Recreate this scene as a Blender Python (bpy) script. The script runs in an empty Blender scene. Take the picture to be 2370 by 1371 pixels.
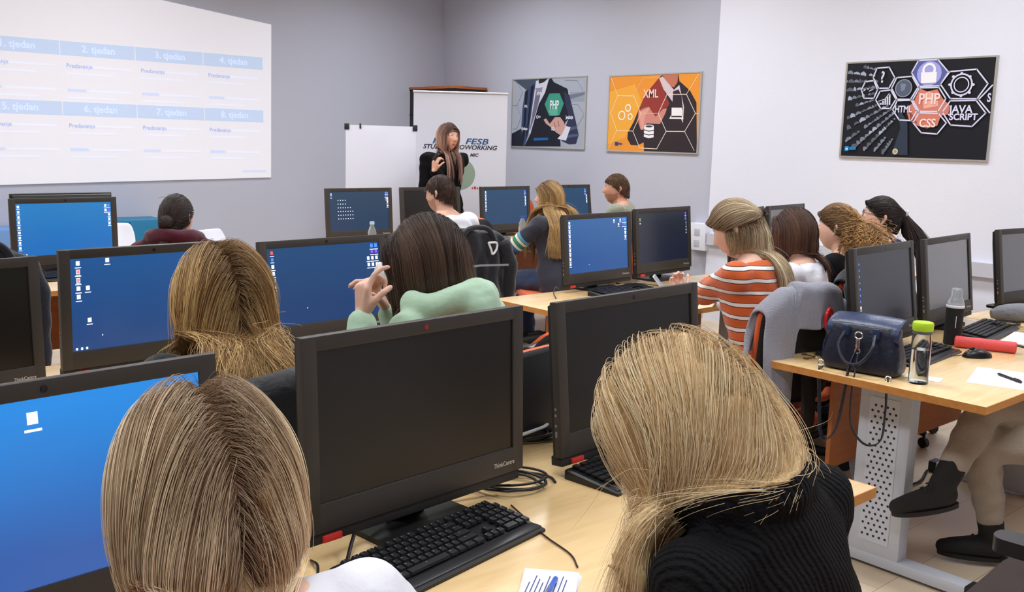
import bpy, bmesh, math, random
import numpy as np
from mathutils import Vector, Matrix
from mathutils.geometry import tessellate_polygon

random.seed(7)
rng = np.random.default_rng(11)
SC = bpy.context.scene
COL = SC.collection
PI = math.pi

# ------------------------------------------------------------------ camera
CAM_POS = Vector((0.0, 0.0, 1.5335))
cam_d = bpy.data.cameras.new('camera')
cam = bpy.data.objects.new('camera', cam_d)
COL.objects.link(cam)
cam_d.sensor_fit = 'HORIZONTAL'
cam_d.sensor_width = 36.0
cam_d.lens = 2223.77 / 2370.0 * 36.0
cam_d.clip_start = 0.05
_r = Vector((0.75040336, -0.66047035, 0.02595608))
_u = Vector((0.08543377, 0.13585686, 0.98703799))
_f = Vector((0.65543563, 0.7384591, -0.15837391))
cam.matrix_world = Matrix(((_r.x, _u.x, -_f.x, CAM_POS.x), (_r.y, _u.y, -_f.y, CAM_POS.y), (_r.z, _u.z, -_f.z, CAM_POS.z), (0, 0, 0, 1)))
SC.camera = cam

# ------------------------------------------------------------------ world, lights, exposure
world = bpy.data.worlds.new('room_ambient')
SC.world = world
world.use_nodes = True
world.node_tree.nodes['Background'].inputs[0].default_value = (0.9, 0.93, 1.0, 1)
world.node_tree.nodes['Background'].inputs[1].default_value = 0.4
SC.view_settings.view_transform = 'Standard'
SC.view_settings.look = 'None'
SC.view_settings.exposure = 0.0
SC.view_settings.gamma = 1.0
SC.view_settings.use_curve_mapping = False


def area_light(name, loc, sx, sy, watts, col=(0.93, 0.985, 1.06), rot=(0, 0, 0)):
    d = bpy.data.lights.new(name, 'AREA')
    d.shape = 'RECTANGLE'
    d.size, d.size_y, d.energy, d.color = sx, sy, watts, col
    d.spread = math.radians(150)
    o = bpy.data.objects.new(name, d)
    o.location = loc
    o.rotation_euler = rot
    COL.objects.link(o)
    return o


# rows of ceiling troffers (their light; the fixtures themselves are built below)
LAMPS = [(x, y) for x in (0.2, 3.0, 5.6) for y in (0.2, 2.8, 5.2, 7.4)]
for (lx, ly) in LAMPS:
    area_light('troffer_light', (lx, ly, 3.50), 0.55, 1.15, 31 if ly > 7 else 29)


# ------------------------------------------------------------------ materials
def lin(c):
    c = c / 255.0
    return c / 12.92 if c <= 0.04045 else ((c + 0.055) / 1.055) ** 2.4


def rgb(*c):
    return (lin(c[0]), lin(c[1]), lin(c[2]), 1.0)


MATS = {}


def mat(name, col=None, rough=0.6, metal=0.0, spec=0.5, bump=None, vary=None, emit=None, trans=0.0, coat=0.0, attr=None, sheen=0.0, ior=1.45):
    """principled material; col sRGB 0-255; bump=(scale,strength); vary=(scale,amount); emit=strength of the same colour"""
    if name in MATS:
        return MATS[name]
    m = bpy.data.materials.new(name)
    m.use_nodes = True
    nt = m.node_tree
    b = nt.nodes['Principled BSDF']
    c = rgb(*col) if col else (0.8, 0.8, 0.8, 1)
    b.inputs['Base Color'].default_value = c
    b.inputs['Roughness'].default_value = rough
    b.inputs['Metallic'].default_value = metal
    b.inputs['Specular IOR Level'].default_value = spec
    b.inputs['IOR'].default_value = ior
    b.inputs['Transmission Weight'].default_value = trans
    b.inputs['Coat Weight'].default_value = coat
    b.inputs['Sheen Weight'].default_value = sheen
    m.diffuse_color = c
    tc = None
    if bump or vary:
        tc = nt.nodes.new('ShaderNodeTexCoord')
    if attr:
        a = nt.nodes.new('ShaderNodeAttribute')
        a.attribute_name = attr
        nt.links.new(a.outputs['Color'], b.inputs['Base Color'])
    if vary:
        n = nt.nodes.new('ShaderNodeTexNoise')
        n.inputs['Scale'].default_value = vary[0]
        n.inputs['Detail'].default_value = 4
        nt.links.new(tc.outputs['Object'], n.inputs['Vector'])
        mx = nt.nodes.new('ShaderNodeMix')
        mx.data_type = 'RGBA'
        mx.inputs[6].default_value = tuple(min(1, k * (1 + vary[1])) for k in c[:3]) + (1,)
        mx.inputs[7].default_value = tuple(k * (1 - vary[1]) for k in c[:3]) + (1,)
        nt.links.new(n.outputs['Fac'], mx.inputs[0])
        nt.links.new(mx.outputs[2], b.inputs['Base Color'])
    if bump:
        n = nt.nodes.new('ShaderNodeTexNoise')
        n.inputs['Scale'].default_value = bump[0]
        n.inputs['Detail'].default_value = 3
        nt.links.new(tc.outputs['Object'], n.inputs['Vector'])
        bp = nt.nodes.new('ShaderNodeBump')
        bp.inputs['Strength'].default_value = bump[1]
        bp.inputs['Distance'].default_value = 0.01
        nt.links.new(n.outputs['Fac'], bp.inputs['Height'])
        nt.links.new(bp.outputs['Normal'], b.inputs['Normal'])
    if emit:
        b.inputs['Emission Color'].default_value = c
        b.inputs['Emission Strength'].default_value = emit
    MATS[name] = m
    return m


def wood_mat(name, c1, c2, scale, rough=0.35):
    if name in MATS:
        return MATS[name]
    m = mat(name, c1, rough)
    nt = m.node_tree
    b = nt.nodes['Principled BSDF']
    tc = nt.nodes.new('ShaderNodeTexCoord')
    mp = nt.nodes.new('ShaderNodeMapping')
    mp.inputs['Scale'].default_value = scale
    n = nt.nodes.new('ShaderNodeTexNoise')
    n.inputs['Scale'].default_value = 4
    n.inputs['Detail'].default_value = 6
    n.inputs['Distortion'].default_value = 0.6
    cr = nt.nodes.new('ShaderNodeValToRGB')
    cr.color_ramp.elements[0].position = 0.3
    cr.color_ramp.elements[0].color = rgb(*c2)
    cr.color_ramp.elements[1].position = 0.7
    cr.color_ramp.elements[1].color = rgb(*c1)
    nt.links.new(tc.outputs['Object'], mp.inputs['Vector'])
    nt.links.new(mp.outputs['Vector'], n.inputs['Vector'])
    nt.links.new(n.outputs['Fac'], cr.inputs['Fac'])
    nt.links.new(cr.outputs['Color'], b.inputs['Base Color'])
    return m


# ------------------------------------------------------------------ objects, tags
def tag(o, label=None, cat=None, group=None, kind=None):
    if label:
        o['label'] = label
    if cat:
        o['category'] = cat
    if group:
        o['group'] = group
    if kind:
        o['kind'] = kind
    return o


def thing(name, label, cat, loc=(0, 0, 0), rz=0.0, group=None):
    o = bpy.data.objects.new(name, None)
    o.empty_display_size = 0.05
    o.location = loc
    o.rotation_euler = (0, 0, rz)
    COL.objects.link(o)
    touch(o)
    return tag(o, label, cat, group)


def touch(o):
    o['_m'] = 0
    del o['_m']


def link(name, me, m=None, parent=None, world=False):
    o = bpy.data.objects.new(name, me)
    COL.objects.link(o)
    if m is not None and hasattr(me, 'materials') and len(me.materials) == 0:
        me.materials.append(m)
    if parent is not None:
        o.parent = parent
        if world:
            o.matrix_parent_inverse = wmat(parent).inverted()
    return o


def wmat(o):
    m = Matrix.LocRotScale(o.location, o.rotation_euler, o.scale)
    if o.parent:
        return wmat(o.parent) @ o.matrix_parent_inverse @ m
    return m


def copy_tree(o, parent=None):
    c = o.copy()
    COL.objects.link(c)
    if parent is not None:
        c.parent = parent
        c.matrix_parent_inverse = o.matrix_parent_inverse
    for ch in list(KIDS.get(o.name, [])):
        n = copy_tree(ch, c)
        KIDS.setdefault(c.name, []).append(n)
    return c


KIDS = {}


class MB:
    """collects shapes, builds one mesh object"""

    def __init__(self):
        self.v, self.f = [], []
        self.M = Matrix.Identity(4)

    def add(self, vs, fs):
        n = len(self.v)
        self.v += [tuple(self.M @ Vector(p)) for p in vs]
        self.f += [tuple(i + n for i in q) for q in fs]
        return self

    def box(self, x0, x1, y0, y1, z0, z1, c=0.0):
        """box, edges chamfered by c"""
        if c <= 0:
            vs = [(x, y, z) for z in (z0, z1) for y in (y0, y1) for x in (x0, x1)]
            fs = [(0, 2, 3, 1), (4, 5, 7, 6), (0, 1, 5, 4), (2, 6, 7, 3), (0, 4, 6, 2), (1, 3, 7, 5)]
            return self.add(vs, fs)
        bm = bmesh.new()
        bmesh.ops.create_cube(bm, size=1)
        for w in bm.verts:
            w.co = Vector((x0 if w.co.x < 0 else x1, y0 if w.co.y < 0 else y1, z0 if w.co.z < 0 else z1))
        bmesh.ops.bevel(bm, geom=bm.edges[:], offset=c, segments=2, affect='EDGES', profile=0.6)
        return self.bm(bm)

    def bm(self, bm):
        bm.verts.index_update()
        self.add([w.co[:] for w in bm.verts], [[w.index for w in q.verts] for q in bm.faces])
        bm.free()
        return self

    def cone(self, p0, p1, r0, r1=None, n=16, cap=True):
        return self.tube([p0, p1], [r0, r0 if r1 is None else r1], n, cap=cap)

    def tube(self, pts, r, n=8, cap=True, closed=False, flat=None):
        """tube along a polyline; flat=(w,h) makes a strap of that section"""
        P = [Vector(p) for p in pts]
        k = len(P)
        R = list(r) if isinstance(r, (list, tuple)) else [r] * k
        vs, fs = [], []
        up = None
        for i in range(k):
            a = P[i - 1] if (i > 0 or closed) else P[i]
            b = P[(i + 1) % k] if (i < k - 1 or closed) else P[i]
            t = (b - a).normalized()
            if up is None:
                up = Vector((0, 0, 1)) if abs(t.z) < 0.9 else Vector((1, 0, 0))
            s = t.cross(up)
            if s.length < 1e-6:
                s = t.orthogonal()
            s.normalize()
            up = s.cross(t).normalized()
            for j in range(n):
                an = 2 * PI * j / n
                if flat:
                    q = s * (flat[0] * (1 if math.cos(an + PI / 4) > 0 else -1) / 2) + up * (flat[1] * (1 if math.sin(an + PI / 4) > 0 else -1) / 2)
                else:
                    q = (s * math.cos(an) + up * math.sin(an)) * R[i]
                vs.append(P[i] + q)
        m = k if closed else k - 1
        for i in range(m):
            for j in range(n):
                fs.append((i * n + j, i * n + (j + 1) % n, ((i + 1) % k) * n + (j + 1) % n, ((i + 1) % k) * n + j))
        if cap and not closed:
            fs.append(tuple(range(n))[::-1])
            fs.append(tuple((k - 1) * n + j for j in range(n)))
        return self.add(vs, fs)

    def lathe(self, prof, n=24, at=(0, 0, 0)):
        """prof = [(r,z)...] about local z"""
        vs, fs = [], []
        k = len(prof)
        for (r, z) in prof:
            for j in range(n):
                a = 2 * PI * j / n
                vs.append((at[0] + r * math.cos(a), at[1] + r * math.sin(a), at[2] + z))
        for i in range(k - 1):
            for j in range(n):
                fs.append((i * n + j, i * n + (j + 1) % n, (i + 1) * n + (j + 1) % n, (i + 1) * n + j))
        fs.append(tuple(range(n))[::-1])
        fs.append(tuple((k - 1) * n + j for j in range(n)))
        return self.add(vs, fs)

    def prism(self, pts, z0, z1):
        """pts 2D outline extruded in z"""
        n = len(pts)
        vs = [(p[0], p[1], z0) for p in pts] + [(p[0], p[1], z1) for p in pts]
        tri = tessellate_polygon([[Vector((p[0], p[1], 0)) for p in pts]])
        fs = [tuple(t) for t in tri] + [tuple(i + n for i in t) for t in tri]
        fs += [(i, (i + 1) % n, n + (i + 1) % n, n + i) for i in range(n)]
        return self.add(vs, fs)

    def loft(self, rings, cap=True):
        n = len(rings[0])
        vs = [p for q in rings for p in q]
        fs = []
        for i in range(len(rings) - 1):
            for j in range(n):
                fs.append((i * n + j, i * n + (j + 1) % n, (i + 1) * n + (j + 1) % n, (i + 1) * n + j))
        if cap:
            fs.append(tuple(range(n))[::-1])
            fs.append(tuple((len(rings) - 1) * n + j for j in range(n)))
        return self.add(vs, fs)

    def grid(self, P):
        """P[i][j] points, open surface"""
        a, b = len(P), len(P[0])
        vs = [p for q in P for p in q]
        fs = [(i * b + j, i * b + j + 1, (i + 1) * b + j + 1, (i + 1) * b + j) for i in range(a - 1) for j in range(b - 1)]
        return self.add(vs, fs)

    def mesh(self, name, smooth=True, ang=0.6):
        me = bpy.data.meshes.new(name)
        me.from_pydata(self.v, [], self.f)
        bm = bmesh.new()
        bm.from_mesh(me)
        bmesh.ops.recalc_face_normals(bm, faces=bm.faces[:])
        if smooth:
            for q in bm.faces:
                q.smooth = True
            for e in bm.edges:
                if len(e.link_faces) == 2 and e.calc_face_angle(0) > ang:
                    e.smooth = False
        bm.to_mesh(me)
        bm.free()
        return me

    def build(self, name, m, parent=None, smooth=True, ang=0.6, solid=0.0, subsurf=0, world=False):
        me = self.mesh(name, smooth, ang)
        o = link(name, me, m, parent, world)
        if solid:
            d = o.modifiers.new('thickness', 'SOLIDIFY')
            d.thickness = solid
            d.offset = 0
        if subsurf:
            d = o.modifiers.new('smooth', 'SUBSURF')
            d.levels = d.render_levels = subsurf
        if parent is not None:
            KIDS.setdefault(parent.name, []).append(o)
        return o


def rrect(w, h, r, n=4, cx=0, cy=0):
    pts = []
    for (sx, sy, a0) in ((1, 1, 0), (-1, 1, PI / 2), (-1, -1, PI), (1, -1, 1.5 * PI)):
        for k in range(n + 1):
            a = a0 + PI / 2 * k / n
            pts.append((cx + sx * (w / 2 - r) + r * math.cos(a), cy + sy * (h / 2 - r) + r * math.sin(a)))
    return pts


TEXTS = {}


def text_mesh(s, size, width=1.0, shear=0.0, bold=0.0):
    """flat lettering centred on the origin in the xy plane"""
    k = (s, size, width, shear, bold)
    if k in TEXTS:
        return TEXTS[k]
    cu = bpy.data.curves.new('lettering', 'FONT')
    cu.body = s
    cu.size = size
    cu.align_x = 'CENTER'
    cu.align_y = 'CENTER'
    cu.shear = shear
    cu.offset = bold
    cu.resolution_u = 3
    o = bpy.data.objects.new('lettering', cu)
    COL.objects.link(o)
    dg = bpy.context.evaluated_depsgraph_get()
    me = bpy.data.meshes.new_from_object(o.evaluated_get(dg))
    bpy.data.objects.remove(o)
    for v in me.vertices:
        v.co.x *= width
    TEXTS[k] = me
    return me


def text(name, s, size, m, parent, M, width=1.0, shear=0.0, bold=0.0):
    me = text_mesh(s, size, width, shear, bold).copy()
    me.materials.clear()
    o = link(name, me, m, parent)
    o.matrix_local = M
    KIDS.setdefault(parent.name, []).append(o)
    return o


def spline(pts, n=8):
    """Catmull-Rom through points"""
    P = [Vector(p) for p in pts]
    P = [P[0] * 2 - P[1]] + P + [P[-1] * 2 - P[-2]]
    out = []
    for i in range(1, len(P) - 2):
        for k in range(n):
            t = k / n
            a, b, c, d = P[i - 1], P[i], P[i + 1], P[i + 2]
            out.append(0.5 * ((2 * b) + (c - a) * t + (2 * a - 5 * b + 4 * c - d) * t * t + (3 * b - a - 3 * c + d) * t ** 3))
    out.append(P[-2])
    return out
ART_SUIT = [
  ('p',(70,80,95),[(0.002,0.998),(0.368,1.0),(0.343,0.949),(0.199,0.841),(0.103,0.922)]),
  ('p',(150,158,172),[(0.758,0.785),(1.0,0.796),(0.993,0.654),(0.831,0.657)]),
  ('p',(112,122,138),[(0.768,0.749),(1.0,0.787),(0.998,0.751),(0.812,0.693)]),
  ('p',(58,72,105),[(0.182,0.823),(0.334,0.959),(0.297,0.63),(0.251,0.195),(0.193,0.007),(0.114,0.004),(0.138,0.212),(0.151,0.575)]),
  ('p',(18,22,34),[(0.187,0.804),(0.228,0.85),(0.211,0.575),(0.199,0.213),(0.17,0.006),(0.14,0.005),(0.172,0.289)]),
  ('p',(18,22,34),[(0.267,0.886),(0.309,0.922),(0.279,0.63),(0.237,0.214),(0.209,0.099),(0.234,0.404)]),
  ('p',(30,35,50),[(0.0,0.19),(0.137,0.269),(0.184,0.007),(0.0,0.0)]),
  ('p',(205,208,222),[(0.334,0.968),(0.513,0.987),(0.466,0.794),(0.383,0.629),(0.278,0.196),(0.251,0.195),(0.297,0.63)]),
  ('p',(112,108,130),[(0.344,0.855),(0.421,0.871),(0.406,0.778),(0.35,0.516),(0.285,0.29),(0.26,0.214),(0.298,0.517)]),
  ('p',(150,140,160),[(0.324,0.871),(0.382,0.853),(0.433,0.879),(0.418,0.796),(0.345,0.808)]),
  ('p',(40,35,35),[(0.368,0.998),(0.504,0.999),(0.446,0.944),(0.377,0.925)]),
  ('p',(22,25,38),[(0.513,0.982),(0.547,0.997),(0.583,0.938),(0.765,0.839),(0.815,0.621),(0.845,0.477),(0.753,0.368),(0.689,0.149),(0.701,0.022),(0.193,0.007),(0.278,0.196),(0.383,0.629),(0.466,0.794)]),
  ('p',(44,50,78),[(0.715,0.805),(0.794,0.748),(0.892,0.369),(0.932,0.191),(0.901,0.065),(0.814,0.053),(0.708,0.104),(0.755,0.296),(0.803,0.441),(0.745,0.622)]),
  ('p',(80,88,120),[(0.798,0.296),(0.902,0.315),(0.912,0.28),(0.791,0.242)]),
  ('p',(80,88,120),[(0.775,0.187),(0.923,0.208),(0.924,0.172),(0.768,0.142)]),
  ('p',(222,222,232),[(0.74,0.323),(0.824,0.297),(0.769,0.106),(0.655,0.13),(0.697,0.186)]),
  ('p',(205,160,150),[(0.457,0.404),(0.491,0.423),(0.545,0.345),(0.582,0.395),(0.612,0.441),(0.681,0.441),(0.735,0.368),(0.755,0.296),(0.706,0.177),(0.635,0.221),(0.563,0.294),(0.493,0.345)]),
  ('p',(170,118,112),[(0.596,0.367),(0.61,0.371),(0.629,0.294),(0.616,0.287)]),
  ('p',(170,118,112),[(0.648,0.39),(0.662,0.39),(0.678,0.309),(0.664,0.302)]),
  ('p',(60,150,128),[(0.466,0.627),(0.526,0.778),(0.664,0.779),(0.725,0.632),(0.672,0.468),(0.533,0.46)]),
  ('p',(95,175,150),[(0.514,0.534),(0.559,0.46),(0.646,0.463),(0.643,0.587)]),
  ('l',(140,146,158),0.0058,[(0.005,0.616),(0.072,0.615),(0.148,0.805),(0.051,0.982)]),
  ('l',(140,146,158),0.0058,[(0.015,0.264),(0.076,0.269),(0.135,0.442),(0.072,0.615)]),
  ('l',(140,146,158),0.0058,[(0.815,0.621),(0.901,0.62),(0.992,0.476),(0.911,0.315)]),
  ('l',(140,146,158),0.0058,[(0.728,0.959),(0.89,0.952),(0.963,0.815)]),
  ('p',(30,100,165),[(0.331,0.137),(0.532,0.145),(0.529,0.108),(0.326,0.095)]),
  ('t',(235,240,240),'PHP',(0.599,0.61),0.14,0.62),
  ('t',(230,230,235),'HTML',(0.384,0.778),0.05,0.6),
  ('t',(225,228,235),'C',(0.793,0.779),0.05,0.8),
  ('t',(190,200,215),'XML',(0.202,0.6),0.039,0.8),
  ('t',(225,228,235),'C++',(0.386,0.441),0.05,0.8),
  ('t',(225,228,235),'JavaScript',(0.806,0.437),0.05,0.6),
  ('t',(225,228,235),'Python',(0.191,0.27),0.047,0.8),
  ('t',(225,228,235),'SQL',(0.595,0.272),0.05,0.7),
]
ART_ORANGE = [
  ('p',(243,172,60),[(0.002,0.792),(0.296,0.883),(0.397,0.606),(0.317,0.377),(0.208,0.179),(0.003,0.081)]),
  ('p',(48,38,42),[(0.572,0.969),(0.613,0.997),(0.765,0.992),(0.78,0.902),(0.894,0.78),(0.966,0.631),(0.999,0.002),(0.434,0.002),(0.425,0.122),(0.363,0.082),(0.279,0.084),(0.239,0.161),(0.238,0.245),(0.302,0.394),(0.356,0.559),(0.423,0.754),(0.545,0.925)]),
  ('p',(150,56,48),[(0.558,0.949),(0.616,0.804),(0.688,0.619),(0.607,0.477),(0.568,0.364),(0.331,0.376),(0.356,0.542),(0.423,0.754),(0.531,0.91)]),
  ('p',(196,118,92),[(0.592,0.999),(0.762,0.998),(0.76,0.888),(0.726,0.826),(0.657,0.857)]),
  ('p',(216,200,206),[(0.562,0.948),(0.599,0.969),(0.727,0.794),(0.781,0.854),(0.842,0.576),(0.839,0.376),(0.759,0.565),(0.716,0.649),(0.616,0.804)]),
  ('p',(52,38,48),[(0.72,0.778),(0.775,0.798),(0.809,0.723),(0.832,0.544),(0.717,0.584)]),
  ('p',(208,138,124),[(0.349,0.526),(0.418,0.572),(0.467,0.585),(0.495,0.533),(0.545,0.456),(0.62,0.555),(0.662,0.559),(0.651,0.507),(0.595,0.363),(0.449,0.37),(0.415,0.285),(0.385,0.287),(0.358,0.375)]),
  ('p',(225,160,145),[(0.357,0.509),(0.467,0.578),(0.475,0.558),(0.427,0.471),(0.415,0.305),(0.39,0.296)]),
  ('l',(250,225,185),0.0087,[(0.03,0.508),(0.104,0.74),(0.291,0.729),(0.378,0.496),(0.297,0.268),(0.109,0.273),(0.03,0.508)]),
  ('l',(240,190,150),0.0069,[(0.291,0.729),(0.385,0.963),(0.565,0.963),(0.656,0.738),(0.572,0.499),(0.378,0.504)]),
  ('l',(240,225,215),0.0087,[(0.572,0.499),(0.656,0.738),(0.86,0.735),(0.962,0.497),(0.862,0.271),(0.667,0.27),(0.572,0.499)]),
  ('l',(240,225,215),0.0087,[(0.297,0.268),(0.384,0.048),(0.573,0.041),(0.667,0.27)]),
  ('l',(250,225,185),0.0069,[(0.109,0.273),(0.021,0.029)]),
  ('l',(250,225,185),0.0069,[(0.104,0.74),(0.018,0.977)]),
  ('l',(250,225,185),0.0069,[(0.86,0.735),(0.973,0.979)]),
  ('l',(240,225,215),0.0069,[(0.862,0.271),(0.971,0.034)]),
  ('l',(250,225,185),0.0069,[(0.962,0.497),(0.997,0.495)]),
  ('r',(250,245,235),(0.231,0.573),0.052,0.035),
  ('r',(250,245,235),(0.162,0.474),0.064,0.047),
  ('r',(250,245,235),(0.26,0.459),0.045,0.029),
  ('p',(245,240,242),[(0.714,0.571),(0.824,0.569),(0.826,0.469),(0.716,0.471)]),
  ('p',(245,240,242),[(0.708,0.468),(0.833,0.467),(0.845,0.428),(0.695,0.43)]),
  ('p',(60,50,55),[(0.716,0.464),(0.823,0.465),(0.828,0.448),(0.712,0.45)]),
  ('e',(245,242,245),(0.479,0.331),0.054,0.024),
  ('p',(245,242,245),[(0.425,0.333),(0.533,0.328),(0.534,0.287),(0.48,0.274),(0.425,0.292)]),
  ('p',(245,242,245),[(0.425,0.28),(0.48,0.263),(0.534,0.275),(0.535,0.238),(0.481,0.225),(0.426,0.242)]),
  ('p',(245,242,245),[(0.426,0.23),(0.481,0.213),(0.535,0.226),(0.535,0.191),(0.481,0.178),(0.427,0.195)]),
  ('e',(70,60,62),(0.479,0.331),0.04,0.014),
  ('p',(40,70,130),[(0.094,0.122),(0.139,0.116),(0.132,0.07),(0.097,0.071)]),
  ('p',(60,90,140),[(0.141,0.109),(0.178,0.108),(0.178,0.084),(0.142,0.085)]),
  ('t',(245,215,205),'XML',(0.481,0.75),0.121,0.85),
]
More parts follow.
